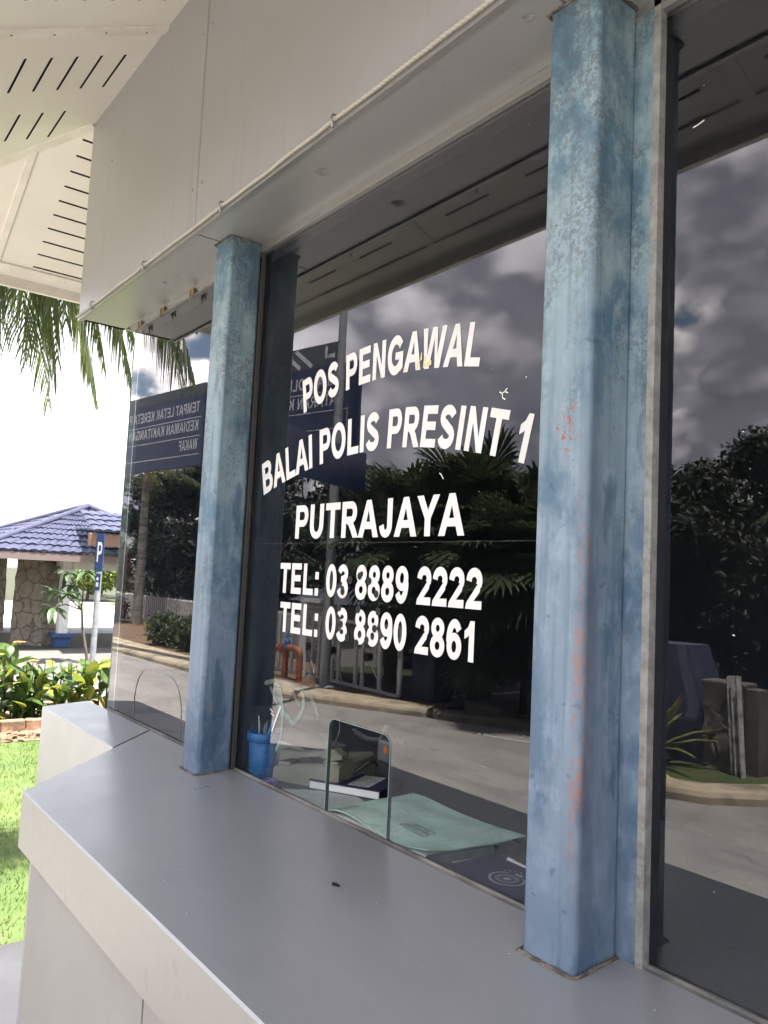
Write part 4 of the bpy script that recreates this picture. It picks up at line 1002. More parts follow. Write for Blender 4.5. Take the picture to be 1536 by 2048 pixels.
def cup():
    cx, cy = -.438, .073
    t = thing('pen_cup', 'blue translucent plastic cup holding pens in the window corner', 'cup', (cx, cy, DZ))
    mb = MB(); mb.lathe([(.030, DZ+.001), (.032, DZ+.004), (.040, DZ+.112), (.0375, DZ+.112), (.030, DZ+.006)], (cx, cy), 28, caps=(True, True)); mb.build('cup_body', M['blue_plastic'], t)
    mb = MB(); mb.lathe([(.0402, DZ+.094), (.043, DZ+.096), (.0435, DZ+.116), (.040, DZ+.118), (.0385, DZ+.112)], (cx, cy), 28, caps=(False, False)); mb.build('rim', M['blue_rim'], t)
    for (ax, ay, bx, by, l, r, m, lb, nm) in ((-.012, -.005, -.025, -.004, .155, .0042, 'steel', 'silver capped pen standing at the left of the blue cup', 'pen'), (.004, .006, -.004, .012, .143, .0045, 'grey_plastic', 'grey pen standing upright in the blue cup', 'pen'),
                                        (.016, -.012, -.016, .012, .135, .004, 'grey_plastic', 'short grey pen at the back of the blue cup', 'pen')):
        mb = MB(); mb.tube([(cx+ax, cy+ay, DZ+.008), (cx+bx*.8, cy+by*.8, DZ+l*.85), (cx+bx, cy+by, DZ+l)], [r, r, r*.5], 8); tag(mb.build('pen', M[m]), lb, nm, 'pens in the blue cup')
    mb = MB(); mb.tube([(cx-.026, cy-.012, DZ+.008), (cx+.050, cy+.0, DZ+.155)], .0032, 8); tag(mb.build('plastic_stick', mat('pale_blue_stick', (.10, .34, .55), .35)), 'pale blue stick leaning out of the blue cup', 'stick')
cup()
mb = MB(); mb.lathe([(.018, DZ), (.019, DZ+.014), (.012, DZ+.014), (.011, DZ)], (-.355, .052), 20); tag(mb.build('tape_roll', M['clear_plastic']), 'small clear tape roll beside the blue cup', 'tape')
mb = MB(); Mx = T(-.298, .038, DZ, -.15); mb.rbox(-.03, .03, -.004, .004, .0, .002, .0005, Mx); mb.rbox(-.03, .03, -.005, -.0035, 0, .009, .0004, Mx); mb.rbox(-.03, .03, .0035, .005, 0, .009, .0004, Mx); tag(mb.build('staple_strip', M['steel']), 'short silver metal channel lying against the glass', 'staples')
mb = MB(); mb.poly([[(-.31, .055), (-.07, .030), (-.06, .16), (-.20, .20)]], lambda u, v: (u, v, DZ+.0008)); tag(mb.build('desk_paper', M['grey_paper']), 'sheet of grey paper on the desk left of the green book', 'paper')
# crumbs on the counter
mb = MB(); mb.rbox(-.005, .005, -.003, .003, -.002, .0028, .0015, T(.295, -.186, topz(-.186)+.002, .5)); mb.rbox(-.003, .003, -.002, .002, -.001, .002, .001, T(.302, -.184, topz(-.184)+.0015, 1.1)); tag(mb.build('dead_insect', M['black']), 'tiny black dead insect on the grey counter', 'insect')
random.seed(21); mb = MB()
for _ in range(42):
    x, y = random.uniform(-.7, .9), random.uniform(-.46, -.03); r = random.uniform(.0005, .0012)
    mb.lathe([(r, topz(y)+.0003), (r*.6, topz(y)+r)], (x, y), 5)
setting(mb.build('counter_dust', M['dust']), 'stuff')

# ------------------------------------------------------------------ vegetation builders
def leaf_cards(mb, centres, n, size, rnd, fold=.25, shape=1.):
    """n folded leaves scattered through clumps (centre, radii)"""
    tot = sum(r[0]*r[1]*r[2] for _, r in centres)
    for c, r in centres:
        k = max(6, int(n*r[0]*r[1]*r[2]/tot))
        for _ in range(k):
            d = Vector((rnd.gauss(0, 1), rnd.gauss(0, 1), rnd.gauss(0, 1))).normalized()
            q = rnd.random()**.45
            p = Vector(c)+Vector((d.x*r[0], d.y*r[1], d.z*r[2]))*q
            nrm = (d*.7+Vector((rnd.gauss(0, .6), rnd.gauss(0, .6), rnd.gauss(.5, .6)))).normalized()
            a = nrm.orthogonal().normalized(); a = (Matrix.Rotation(rnd.random()*6.3, 3, nrm) @ a); b = nrm.cross(a)
            s = size*rnd.uniform(.6, 1.35); w = s*.42*shape
            p0 = p-a*s; p1 = p+a*s-nrm*s*.3; m0 = p+b*w-nrm*s*fold; m1 = p-b*w-nrm*s*fold
            mb.add([p0, m0, p1, m1], [(0, 1, 2), (0, 2, 3)])
def tree_proto(name, label, seed, h, cr, trunk_h, leaf, n, m, group='trees behind the road and the fence', blobs=16, cat='tree'):
    rnd = random.Random(seed)
    t = thing(name, label, cat, (0, 0, 0), group)
    mb = MB(); tips = []
    lean = Vector((rnd.uniform(-.3, .3), rnd.uniform(-.3, .3), 0))
    top = Vector((0, 0, trunk_h))+lean*.5
    mb.tube([(0, 0, -.1), Vector((0, 0, trunk_h*.5))+lean*.2, top], [h*.028, h*.02, h*.016], 8)
    for k in range(6):
        a = rnd.random()*6.28; e = Vector((math.cos(a)*cr*.6, math.sin(a)*cr*.6, trunk_h+(h-trunk_h)*rnd.uniform(.3, .85)))
        mb.tube([top, (top+e)/2+Vector((0, 0, rnd.uniform(-.2, .4))), e], [h*.012, h*.008, h*.003], 5)
    mb.build('trunk', M['bark'], t)
    cs = []
    for k in range(blobs):
        a = rnd.random()*6.28; rr = cr*rnd.random()**.6*.85; z = trunk_h*.75+(h-trunk_h*.75)*rnd.uniform(.05, .95)
        sq = math.sqrt(max(.08, 1-((z-(trunk_h+h)/2)/((h-trunk_h)*.62))**2))
        s = cr*rnd.uniform(.22, .42)
        cs.append(((rr*math.cos(a)*sq, rr*math.sin(a)*sq, z), (s, s, s*.75)))
    mb = MB(); leaf_cards(mb, cs, n, leaf, rnd); mb.build('crown', M[m], t)
    return t
def place(proto, spots, first=True):
    """spots: (x, y, rz, scale, label)"""
    for i, (x, y, rz, s, lb) in enumerate(spots):
        if i == 0: proto.location = (x, y, G); proto.rotation_euler = (0, 0, rz); proto.scale = (s,)*3; proto['label'] = lb
        else: dup(proto, (x, y, G), rz, lb, s)

def frond(mb, p0, p1, p2, n=34, L=.6, droop=.7, w=.022, rnd=random, start=.12, rach=.014, side=None):
    """feather frond along a bent rachis; leaflets hang from both sides"""
    p0, p1, p2 = Vector(p0), Vector(p1), Vector(p2)
    def at(t): return p0*(1-t)**2+p1*2*t*(1-t)+p2*t*t
    mb.tube([at(k/10) for k in range(11)], [rach*(1-.85*k/10) for k in range(11)], 5)
    for k in range(n):
        t = start+(1-start)*k/(n-1)
        p = at(t); tg = (at(min(1, t+.02))-at(max(0, t-.02))).normalized()
        sd = tg.cross(Vector((0, 0, 1)))
        sd = sd.normalized() if sd.length > 1e-3 else Vector((1, 0, 0))
        ln = L*(.45+.75*math.sin(PI*min(1, t*.93+.08)))*rnd.uniform(.85, 1.15)*(.55 if t > .93 else 1)
        for s in (-1, 1):
            dr = droop*rnd.uniform(.7, 1.2)
            d = (sd*s*(1-.5*min(dr, 1))+tg*.55-Vector((0, 0, 1))*dr*.55).normalized()
            q1 = p+d*ln*.5; q2 = q1+(d-Vector((0, 0, 1))*dr*.9).normalized()*ln*.5
            b = d.cross(Vector((rnd.gauss(0, .25), rnd.gauss(0, .25), 1))).normalized()
            ww = w*rnd.uniform(.8, 1.2)
            mb.add([p-b*ww*.4, p+b*ww*.4, q1+b*ww*.5, q2, q1-b*ww*.5], [(0, 1, 2, 4), (4, 2, 3)])
def feather_palm(name, label, loc, trunk_h, trunk_r, fronds, seed, L=.55, m='palm_leaf', group=None, droop=.8, shaft=True, n=34, w=.022):
    """fronds: list of (tip, mid lift) given in world space, or a count for a regular crown"""
    rnd = random.Random(seed)
    t = thing(name, label, 'palm tree', loc, group)
    c = Vector(loc)+Vector((0, 0, trunk_h))
    mb = MB(); N = 14
    mb.tube([Vector(loc)+Vector((math.sin(k*.4+seed)*.02, 0, trunk_h*k/N-.05)) for k in range(N+1)], [trunk_r*(1.25-.35*k/N+.03*(k % 2)) for k in range(N+1)], 12); mb.build('trunk', M['palm_bark'], t)
    if shaft:
        mb = MB(); mb.tube([c-Vector((0, 0, .1)), c+Vector((0, 0, .3)), c+Vector((0, 0, .75))], [trunk_r*1.05, trunk_r*1.0, trunk_r*.45], 10); mb.build('crownshaft', M['crownshaft'], t); c = c+Vector((0, 0, .6))
    if isinstance(fronds, int):
        fl = []
        for k in range(fronds):
            a = k*2.399; e = (k/fronds); R = rnd.uniform(1.7, 2.3)*(.75+.35*e)
            fl.append((c+Vector((math.cos(a)*R, math.sin(a)*R, .9-1.9*e)), c+Vector((math.cos(a)*R*.45, math.sin(a)*R*.45, 1.25-.9*e))))
    else: fl = fronds
    for tip, mid in fl:
        mb = MB(); frond(mb, c, mid, tip, n, L, droop, w, rnd=rnd); mb.build('frond', M[m], t)
    return t
def fan_palm(name, label, loc, trunk_h, n, seed, size=.55, group='fan palms beside the gate'):
    rnd = random.Random(seed)
    t = thing(name, label, 'palm tree', loc, group)
    c = Vector(loc)+Vector((0, 0, trunk_h))
    mb = MB(); mb.tube([Vector(loc)-Vector((0, 0, .05)), Vector(loc)+Vector((0, 0, trunk_h*.5)), c], [.13, .12, .10], 9); mb.build('trunk', M['fibre'], t)
    for k in range(n):
        a = k*2.399+rnd.uniform(-.2, .2); e = 1.25-2.2*(k/n)+rnd.uniform(-.15, .15)       # elevation from upright to hanging
        d = Vector((math.cos(a)*math.cos(e), math.sin(a)*math.cos(e), math.sin(e)))
        pl = rnd.uniform(.55, .95)*size/.55
        hub = c+d*pl-Vector((0, 0, .12*(1-math.sin(e))*pl))
        mb = MB(); mb.tube([c, c+d*pl*.55+Vector((0, 0, .05)), hub], [.014, .010, .007], 4)
        ax = (d-Vector((0, 0, .35))).normalized(); sd = ax.cross(Vector((0, 0, 1))); sd = sd.normalized() if sd.length > .05 else Vector((1, 0, 0)); nn = sd.cross(ax)
        ns = 26
        for j in range(ns):
            q = math.radians(-128+256*j/(ns-1)); r = size*(1-.16*abs(q)/2.2)*rnd.uniform(.92, 1.06)
            dr = ax*math.cos(q)+sd*math.sin(q)
            tw = sd*math.cos(q)-ax*math.sin(q); wd = r*.075
            fold = nn*(.03 if j % 2 else -.03)*size
            m_ = hub+dr*r*.62+fold; e1 = hub+dr*r*.9-Vector((0, 0, .02+.02*abs(q)))*size
            tip = e1+(dr*.75-Vector((0, 0, 1))*.45)*r*.26
            mb.add([hub, m_+tw*wd, m_-tw*wd, e1+tw*wd*.35, e1-tw*wd*.35, tip], [(0, 2, 1), (1, 2, 4, 3), (3, 4, 5)])
        mb.build('fan_leaf', M['fan_leaf'], t)
    return t
def rosette(name, label, loc, n, L, seed, m='agave_leaf', cat='plant', w=.05, group=None):
    rnd = random.Random(seed); mb = MB(); loc = Vector(loc)
    for k in range(n):
        a = k*2.399; e = rnd.uniform(.25, 1.35); d = Vector((math.cos(a)*math.cos(e), math.sin(a)*math.cos(e), math.sin(e))); l = L*rnd.uniform(.75, 1.1)
        sd = d.cross(Vector((0, 0, 1))).normalized(); up = sd.cross(d)
        pts = [loc+d*l*s-Vector((0, 0, 1))*l*.38*s*s*math.cos(e) for s in (0, .3, .6, .85, 1)]
        ws = [w*.5, w, w*.9, w*.5, 0]
        vs = []
        for p, q in zip(pts, ws): vs += [p-sd*q+up*q*.25, p, p+sd*q+up*q*.25]
        mb.add(vs, [(3*i+j, 3*i+j+1, 3*i+j+4, 3*i+j+3) for i in range(4) for j in (0, 1)])
    return tag(mb.build(name, M[m]), label, cat, group)
def blade_leaf(mb, base, d, up, L, W, bend, mi=0, tw=0.):
    """broad pointed leaf with a channelled midrib"""
    d = Vector(d).normalized(); sd = d.cross(Vector(up)); sd = sd.normalized() if sd.length > .05 else Vector((1, 0, 0)); nn = sd.cross(d)
    if tw: R = Matrix.Rotation(tw, 3, d); sd = R @ sd; nn = R @ nn
    base = Vector(base); vs = []
    prof = [(0, .05), (.12, .55), (.3, .95), (.5, 1.), (.7, .82), (.88, .42), (1., .0)]
    for s, q in prof:
        p = base+d*L*s-Vector((0, 0, 1))*bend*L*s*s
        vs += [p-sd*W*q/2+nn*W*q*.14, p, p+sd*W*q/2+nn*W*q*.14]
    mb.add(vs, [(3*i+j, 3*i+j+1, 3*i+j+4, 3*i+j+3) for i in range(6) for j in (0, 1)], True, mi)

# ------------------------------------------------------------------ trees seen in the glass and beyond the booth
near = [(-14.5, -11.5), (-12.2, -12.6), (-17.5, -12.2), (-20.5, -11.6)]
t1 = tree_proto('broadleaf_tree', '', 11, 5.6, 2.6, 1.5, .11, 9000, 'tree_leaf')
t2 = tree_proto('broadleaf_tree', '', 12, 6.4, 2.8, 1.9, .11, 10000, 'tree_leaf_warm')
t3 = tree_proto('broadleaf_tree', '', 13, 5.0, 2.4, .9, .10, 9000, 'tree_leaf', blobs=22)
place(t1, [(-18.5, -13.0, .3, .95, 'dark broad tree second behind the white picket fence, left of the palm trunk'),
           (-27.5, -13.2, 2.1, 1.15, 'dark tree behind the picket fence at the far left of the left pane'),
           (-11.4, -12.0, 4.0, .66, 'small dark tree right behind the pale gate'),
           (-7.5, -19.6, 1.2, .86, 'dark tree across the road seen between the fan palms'),
           (-9.0, -17.6, 5.2, 1.08, 'tall dark tree across the road straight above the sloping cabinet'),
           (-31, -19, .9, 1.5, 'tall dark tree deep in the wood behind the fence'),
           (-31.5, -12.8, 3.2, 1.1, 'dark tree left of the pale palm trunk in the left pane'),
           (-37, -12.2, 1.2, 1.25, 'dark tree at the far left edge of the left pane')])
place(t2, [(-22.8, -12.5, 1.0, 1.05, 'olive tree with brownish leaves behind the hedge in the left pane'),
           (-15.2, -14.8, 3.3, .85, 'olive tree behind the blue sign boards'),
           (-9.2, -20.5, .2, .80, 'olive tree across the road beyond the blue cabinet'),
           (-3.4, -20.2, 2.7, 1.05, 'tall olive tree across the road above the stone pillar'),
           (-7.4, -17.9, 2.0, .93, 'olive tree furthest back across the road, behind the two trees by the pillar'),
           (-10.4, -17.3, 4.4, .90, 'olive tree across the road half hidden by the thick blue post'),
           (-8.2, -20.5, .9, 1.0, 'olive tree rising behind the row across the road')])
place(t3, [(-25.5, -16.5, 5.0, 1.25, 'dense low dark tree in the gap behind the palm trunk'),
           (-13.2, -18.2, 2.2, 1.05, 'dense dark tree far behind the gate'),
           (-5.6, -17.9, .7, .98, 'dense dark tree across the road left of the stone pillar'),
           (-8.1, -17.2, 3.9, .98, 'dense dark tree across the road directly above the stone pillar'),
           (-9.7, -16.9, 2.9, 1.0, 'dense dark tree across the road next to the thick blue post'),
           (-12.3, -14.6, 1.9, .92, 'dense dark tree behind the fan palm crowns'),
           (-14.2, -12.4, .4, .92, 'dense dark tree behind the blue cabinet'),
           (-20.6, -17.5, 1.6, 1.1, 'dense tall dark tree behind the picket fence'),
           (-36.0, -15.8, 1.6, 1.4, 'dense dark tree at the left end of the wood')])
rnd = random.Random(77)
cs = [((x, -24-rnd.random()*5-abs(x+10)*.05, rnd.uniform(.6, 3.2)), (rnd.uniform(1.2, 2.2), 1.4, rnd.uniform(1.0, 1.9))) for x in [-60+k*1.1 for k in range(75)]]
cs += [((x, -15.2-rnd.random()*1.2, rnd.uniform(.2, 1.3)), (1.3, .7, .9)) for x in [-33+k*1.2 for k in range(19)]]
cs += [((x, -11.9-rnd.random()*.8, rnd.uniform(.2, 2.4)), (1.1, .6, .8)) for x in [-44+k*.8 for k in range(36)]]
cs += [((x, -13.2-rnd.random()*.8, rnd.uniform(.1, 1.2)), (.9, .6, .7)) for x in [-17+k*.8 for k in range(10)]]
cs += [((x, -17.0-rnd.random()*.6, rnd.uniform(.2, 2.2)), (1.0, .6, .8)) for x in [-12+k*.5 for k in range(14)]]
cs += [((x, -19.5-rnd.random()*1.5, rnd.uniform(.0, 1.2)), (1.2, .8, .9)) for x in [-10+k*1.1 for k in range(20)]]
mb = MB(); leaf_cards(mb, [((c[0], c[1], c[2]+G), r) for c, r in cs], 60000, .12, rnd); o = mb.build('woodland_undergrowth', M['tree_leaf']); tag(o, 'dark mass of woodland and undergrowth behind the road and fence', 'woodland', kind='stuff')

fan_palm('fan_palm', 'tallest fan palm, its crown above the end of the kerb', (-9.0, -9.1, G), 3.1, 34, 1, .80)
fan_palm('fan_palm', 'low fan palm with hanging leaves beside the blue cabinet', (-8.6, -8.95, G), 1.9, 26, 2, .66)
fan_palm('fan_palm', 'fan palm at the right, nearest the thick blue post', (-7.1, -8.8, G), 2.5, 32, 3, .72)
fan_palm('fan_palm', 'fan palm between the tallest one and the thick blue post', (-7.9, -9.3, G), 2.7, 32, 6, .78)
fan_palm('fan_palm', 'fan palm behind the lower navy board and the lamp pole', (-11.3, -9.0, G), 3.0, 32, 7, .78)
fan_palm('fan_palm', 'fan palm just right of the navy boards', (-10.2, -8.9, G), 2.9, 32, 8, .76)
fan_palm('fan_palm', 'fan palm furthest back, half behind the tallest one', (-10.4, -10.2, G), 3.1, 30, 4, .80)
feather_palm('feather_palm', 'tall palm with a smooth pale trunk behind the clipped hedge', (-27.0, -9.6, G), 5.0, .15, 13, 5, .6)
# palm whose fronds hang beside the booth: crown above the left corner
cx, cy, cz = -5.6, -.25, 4.9
def wv(*a): return Vector(a)
fl = []
for tip, mid in (((-4.55, .55, 3.35), (-4.9, .3, 5.5)), ((-4.9, .95, 3.2), (-5.2, .5, 5.6)), ((-5.2, .25, 2.95), (-5.2, .1, 5.4)), ((-4.35, .18, 3.45), (-4.8, .05, 5.6)),
                 ((-5.5, 1.1, 3.0), (-5.6, .6, 5.5)), ((-4.2, .75, 3.55), (-4.7, .45, 5.7)), ((-5.9, .8, 3.0), (-5.8, .4, 5.4)), ((-4.75, .35, 3.05), (-5.1, .2, 5.2)), ((-3.95, .5, 3.75), (-4.6, .3, 5.8)),
                 ((-4.6, .95, 3.55), (-5.0, .5, 5.9)), ((-4.9, .6, 3.15), (-5.2, .3, 5.6)), ((-4.3, .5, 3.5), (-4.8, .2, 5.8)), ((-5.3, .7, 3.1), (-5.4, .4, 5.6)), ((-5.0, .05, 3.2), (-5.2, 0, 5.5)), ((-4.45, .85, 3.7), (-4.9, .5, 6.0)), ((-4.0, 1.0, 3.55), (-4.7, .6, 5.9)), ((-3.7, .85, 3.75), (-4.5, .5, 5.9)), ((-4.3, 1.4, 3.5), (-4.9, .9, 5.9)), ((-3.75, 1.3, 3.8), (-4.6, .8, 6.0)), ((-4.4, 1.05, 3.12), (-4.9, .5, 5.5)), ((-4.15, 1.25, 3.25), (-4.8, .6, 5.6)), ((-4.65, 1.1, 3.0), (-5.0, .6, 5.4)), ((-4.1, .95, 3.3), (-4.7, .5, 5.7)), ((-3.9, 1.45, 3.4), (-4.7, .9, 5.8)),
                 ((-4.72, -1.62, 3.15), (-5.0, -1.15, 5.1)), ((-5.6, -1.9, 3.3), (-5.6, -1.2, 5.4)), ((-7.3, -.8, 3.6), (-6.6, -.6, 5.9)), ((-7.2, .6, 3.7), (-6.5, .3, 5.9))):
    fl.append((wv(*tip), wv(*mid)))
feather_palm('feather_palm', 'palm with long drooping fronds hanging beside the corner of the booth roof', (cx, cy, G), cz-.6-G, .14, fl, 9, .82, droop=1.1, n=80, w=.014)
feather_palm('feather_palm', 'palm beyond the stone pillar with its fronds at the right edge', (-1.75, -9.4, G), 2.9, .13, 13, 12, .5)

# clipped hedge, each bush of its own
rnd = random.Random(5)
hedge = [(-19.4, -7.6), (-18.6, -7.7), (-17.8, -7.75), (-17.0, -7.85), (-16.2, -7.8), (-15.4, -7.9)]
names = ['leftmost, rounded clipped bush of the hedge by the picket fence', 'second clipped hedge bush from the left', 'clipped hedge bush just left of the middle of the hedge', 'clipped hedge bush just right of the middle of the hedge', 'second clipped hedge bush from the right', 'rightmost clipped hedge bush beside the gate']
for (x, y), lb in zip(hedge, names):
    mb = MB(); leaf_cards(mb, [((x+rnd.uniform(-.25, .25), y+rnd.uniform(-.25, .25), G+rnd.uniform(.3, .8)), (.36, .36, .30)) for _ in range(11)], 2600, .055, rnd); tag(mb.build('hedge_bush', M['hedge_leaf']), lb, 'bush', 'clipped hedge by the fence')
rosette('spiky_plant', 'yellow green spiky plant at the left end of the hedge', (-22.3, -8.4, G+.1), 26, .75, 3, group='spiky plants')
rosette('spiky_plant', 'yellow edged spiky plant on the kerbed island by the stone pillar', (-4.35, -7.62, G+.25), 26, .95, 6, group='spiky plants')
rosette('spiky_plant', 'low dark spiky plant beside the blue cabinet', (-9.3, -8.75, G+.1), 18, .45, 8, m='fan_leaf', group='spiky plants')
mb = MB(); leaf_cards(mb, [((-27.9+rnd.uniform(-.3, .3), -9.3+rnd.uniform(-.2, .2), G+rnd.uniform(.3, 2.5)), (.35, .35, .4)) for _ in range(10)], 900, .12, rnd, shape=.6); tag(mb.build('copper_plant', M['copper_leaf']), 'tall copper red leafy shrub left of the pale palm trunk in the left pane', 'shrub')

# ------------------------------------------------------------------ things across the driveway
def sign_text(mb, o, d, rows, h):
    for text, s0, s1, z in rows:
        nrm = Vector((d.x, d.y, 0)).cross(Vector((0, 0, 1)))
        lettering(mb, text, s0, s1, h, lambda u, v, e: tuple(Vector(o)+d*u+Vector((0, 0, v+z))+nrm*(.034+e*3)))
def board(mb, o, d, L, z0, z1, th=.03):
    nrm = Vector((d.x, d.y, 0)).cross(Vector((0, 0, 1))); o = Vector((o[0], o[1], 0))
    def P(u, n_, z): return o+d*u+nrm*n_+Vector((0, 0, z))
    vs = [P(u, n_, z) for z in (z0, z1) for u, n_ in ((0, -th), (L, -th), (L, th), (0, th))]
    mb.add(vs, [(0, 1, 2, 3), (7, 6, 5, 4), (4, 5, 1, 0), (5, 6, 2, 1), (6, 7, 3, 2), (7, 4, 0, 3)])
    return P
dB = Vector((-.9779, .2093, 0))
sb = thing('direction_sign', 'navy direction board reading BALAI POLIS and DATARAN KAWAD under a grey panel', 'sign', (-11.2, -7.5, 4))
oB = (-10.99, -7.72)
mb = MB(); P = board(mb, oB, dB, 3.3, 4.05, 5.75); mb.build('blue_panel', M['sign_blue'], sb)
mb = MB(); P2 = board(mb, (oB[0]+dB.x*.62, oB[1]+dB.y*.62), dB, 2.7, 5.755, 6.22, .028); g = mb.build('grey_panel', M['sign_grey'], sb)
mb = MB()
for pts in ([(.75, 5.80), (1.25, 6.18)], [(1.10, 5.80), (1.45, 6.05), (1.45, 6.18)], [(.35, 6.16), (.35, 5.95), (.1, 5.95)]):
    mb.poly(stroke(pts, .09), lambda u, v: tuple(P2(u, .0305, v)))
mb.build('panel_marking', M['sign_pale'], g)
mb = MB(); sign_text(mb, (oB[0], oB[1], 0), dB, [('BALAI POLIS', .42, 2.18, 5.33)], .25); mb.build('sign_lettering', M['sign_pale'], sb)
mb = MB(); sign_text(mb, (oB[0], oB[1], 0), dB, [('DATARAN KAWAD', .42, 2.85, 4.93)], .25); mb.build('sign_lettering', M['sign_pale'], sb)
mb = MB()
for z in (5.22, 4.82, 4.45): mb.poly(rect(.30, z, 3.2, z+.018), lambda u, v: tuple(P(u, .0305, v)))
mb.poly(rect(.30, 4.45, .315, 4.82), lambda u, v: tuple(P(u, .0305, v)))
mb.build('panel_rules', M['sign_pale'], sb)['kind'] = 'stuff'
dL = Vector((.4805, .877, 0))
sl = thing('direction_sign', 'plain navy board lower on the lamp pole, turned away from the lettered one', 'sign', (-10.9, -7.8, 3.4))
mb = MB(); P3 = board(mb, (-10.92, -7.85), dL, 2.95, 3.16, 3.92); mb.build('blue_panel', M['sign_blue'], sl)
mb = MB()
for z in (3.40, 3.64): mb.poly([[(.05, z), (2.9, z), (2.9, z+.014), (.05, z+.014)][::-1]], lambda u, v: tuple(P3(u, -.0305, v)))
mb.build('panel_rules', M['sign_pale'], sl)['kind'] = 'stuff'
dA = Vector((-.9916, .1292, 0)); oA = (-14.55, -6.17)
sa = thing('direction_sign', 'navy direction board on its own post, reading TEMPAT LETAK KERETA PELAWAT and WAKAF', 'sign', (-14.45, -6.25, G))
mb = MB(); P = board(mb, oA, dA, 4.86, 3.80, 5.38, .06); mb.build('blue_panel', M['sign_blue'], sa)
mb = MB(); P4 = board(mb, oA, dA, 4.86, 5.384, 5.61, .06); mb.build('grey_panel', M['sign_grey'], sa)
for tx, s0, s1, z in (('TEMPAT LETAK KERETA PELAWAT', .19, 4.45, 4.985), ('KEDIAMAN KAKITANGAN', .19, 3.375, 4.58), ('WAKAF', .19, .97, 4.16)):
    mb = MB(); sign_text(mb, (oA[0], oA[1], .0), dA, [(tx, s0, s1, z)], .235)
    mb.v = [tuple(Vector(v)+dA.cross(Vector((0, 0, 1)))*.028) for v in mb.v]; mb.build('sign_lettering', M['sign_pale'], sa)
mb = MB()
for z in (4.86, 4.445, 4.04): mb.poly(rect(.10, z, 4.8, z+.019), lambda u, v: tuple(P(u, .0615, v)))
mb.build('panel_rules', M['sign_pale'], sa)['kind'] = 'stuff'
mb = MB(); mb.tube([(-14.45, -6.27, G), (-14.45, -6.27, 5.4)], .065, 12); mb.build('pole', M['galv'], sa)
lp = thing('lamp_pole', 'grey steel pole carrying the two navy boards beside the kerb', 'pole', (-11.2, -7.37, G))
mb = MB(); mb.tube([(-11.2, -7.37, G), (-11.2, -7.37, 5), (-11.2, -7.37, 9.5)], [.10, .085, .065], 14); mb.build('shaft', M['galv'], lp)
mb = MB(); mb.lathe([(.19, G+.1), (.19, G+.125), (.11, G+.14)], (-11.2, -7.37), 16); mb.tube([(-11.2, -7.37, 9.45), (-11.2, -6.6, 9.8), (-11.2, -5.9, 9.85)], .04, 8); mb.build('base_and_arm', M['galv'], lp)
dp = thing('thin_pole', 'thin dark pole near the end of the kerb', 'pole', (-7.0, -8.35, G)); mb = MB(); mb.tube([(-7.0, -8.35, G), (-7.0, -8.35, 1.25)], .03, 8); mb.build('shaft', M['black_plastic'], dp); mb = MB(); mb.lathe([(.05, G+.09), (.05, G+.11), (.03, G+.12)], (-7.0, -8.35), 10); mb.build('foot', M['black_plastic'], dp)
# sliding gate
def gate():
    t = thing('sliding_gate', 'pale steel sliding gate with wide upright bars and thin bracing rods', 'gate', (-12, -7.95, G))
    xa, xb, y = -14.1, -9.66, -7.93; z0, z1 = G+.12, G+1.32; r = .03
    mb = MB()
    for z in (z0, z1): mb.box(xa, xb, y-r, y+r, z-r, z+r)
    mb.build('rail', M['gate_paint'], t)
    xs = [xa, xa+.22, xa+.75, xa+1.0, xa+1.55, xa+1.8, xa+2.3, xa+2.52, xa+3.1, xa+3.32, xa+3.85, xb]
    for x in xs:
        mb = MB(); w = .045 if x in (xa, xb) else .035; mb.box(x-w, x+w, y-.022, y+.022, z0+r, z1-r); mb.build('bar', M['gate_paint'], t)
    for x0, x1 in ((xa+1.2, xa+1.75), (xa+2.0, xa+2.75), (xa+3.15, xa+4.0)):
        mb = MB(); mb.tube([(x0, y+.05, z1-.1), (x1, y+.05, z0+.05)], .011, 6); mb.build('bracing_rod', M['white_paint'], t)
        mb = MB(); c = ((x0+x1)/2-.02, y+.04, (z0+z1)/2); mb.tube([(c[0], c[1]-.05, c[2]), (c[0], c[1]+.06, c[2])], [.07, .09], 10); mb.build('wheel_hub', M['black_plastic'], t)
    mb = MB(); mb.box(xb-.02, xb+.03, y+.03, y+.05, G+.78, G+.95); mb.build('latch', M['galv'], t)
    # fixed end panel further left
    t2 = thing('fence_panel', 'pale tubular fence panel left of the sliding gate with a raised frame', 'fence', (-15, -8.1, G))
    for x in (-15.6, -15.25, -14.9, -14.55): mb = MB(); mb.box(x-.025, x+.025, -8.12, -8.08, G+.1, G+1.5); mb.build('bar', M['gate_paint'], t2)
    mb = MB(); mb.box(-15.7, -14.45, -8.13, -8.07, G+1.5, G+1.56); mb.build('rail', M['gate_paint'], t2); mb = MB(); mb.box(-15.7, -14.45, -8.13, -8.07, G+.12, G+.18); mb.build('rail', M['gate_paint'], t2)
    t3 = thing('guide_post', 'tall pale post beside the sliding gate', 'post', (-12.75, -7.8, G)); mb = MB(); mb.box(-12.8, -12.66, -7.86, -7.76, G, G+1.62); mb.build('post_body', M['gate_paint'], t3); mb = MB(); mb.box(-12.82, -12.1, -7.87, -7.75, G+1.62, G+1.7); mb.build('top_bar', M['gate_paint'], t3)
gate()
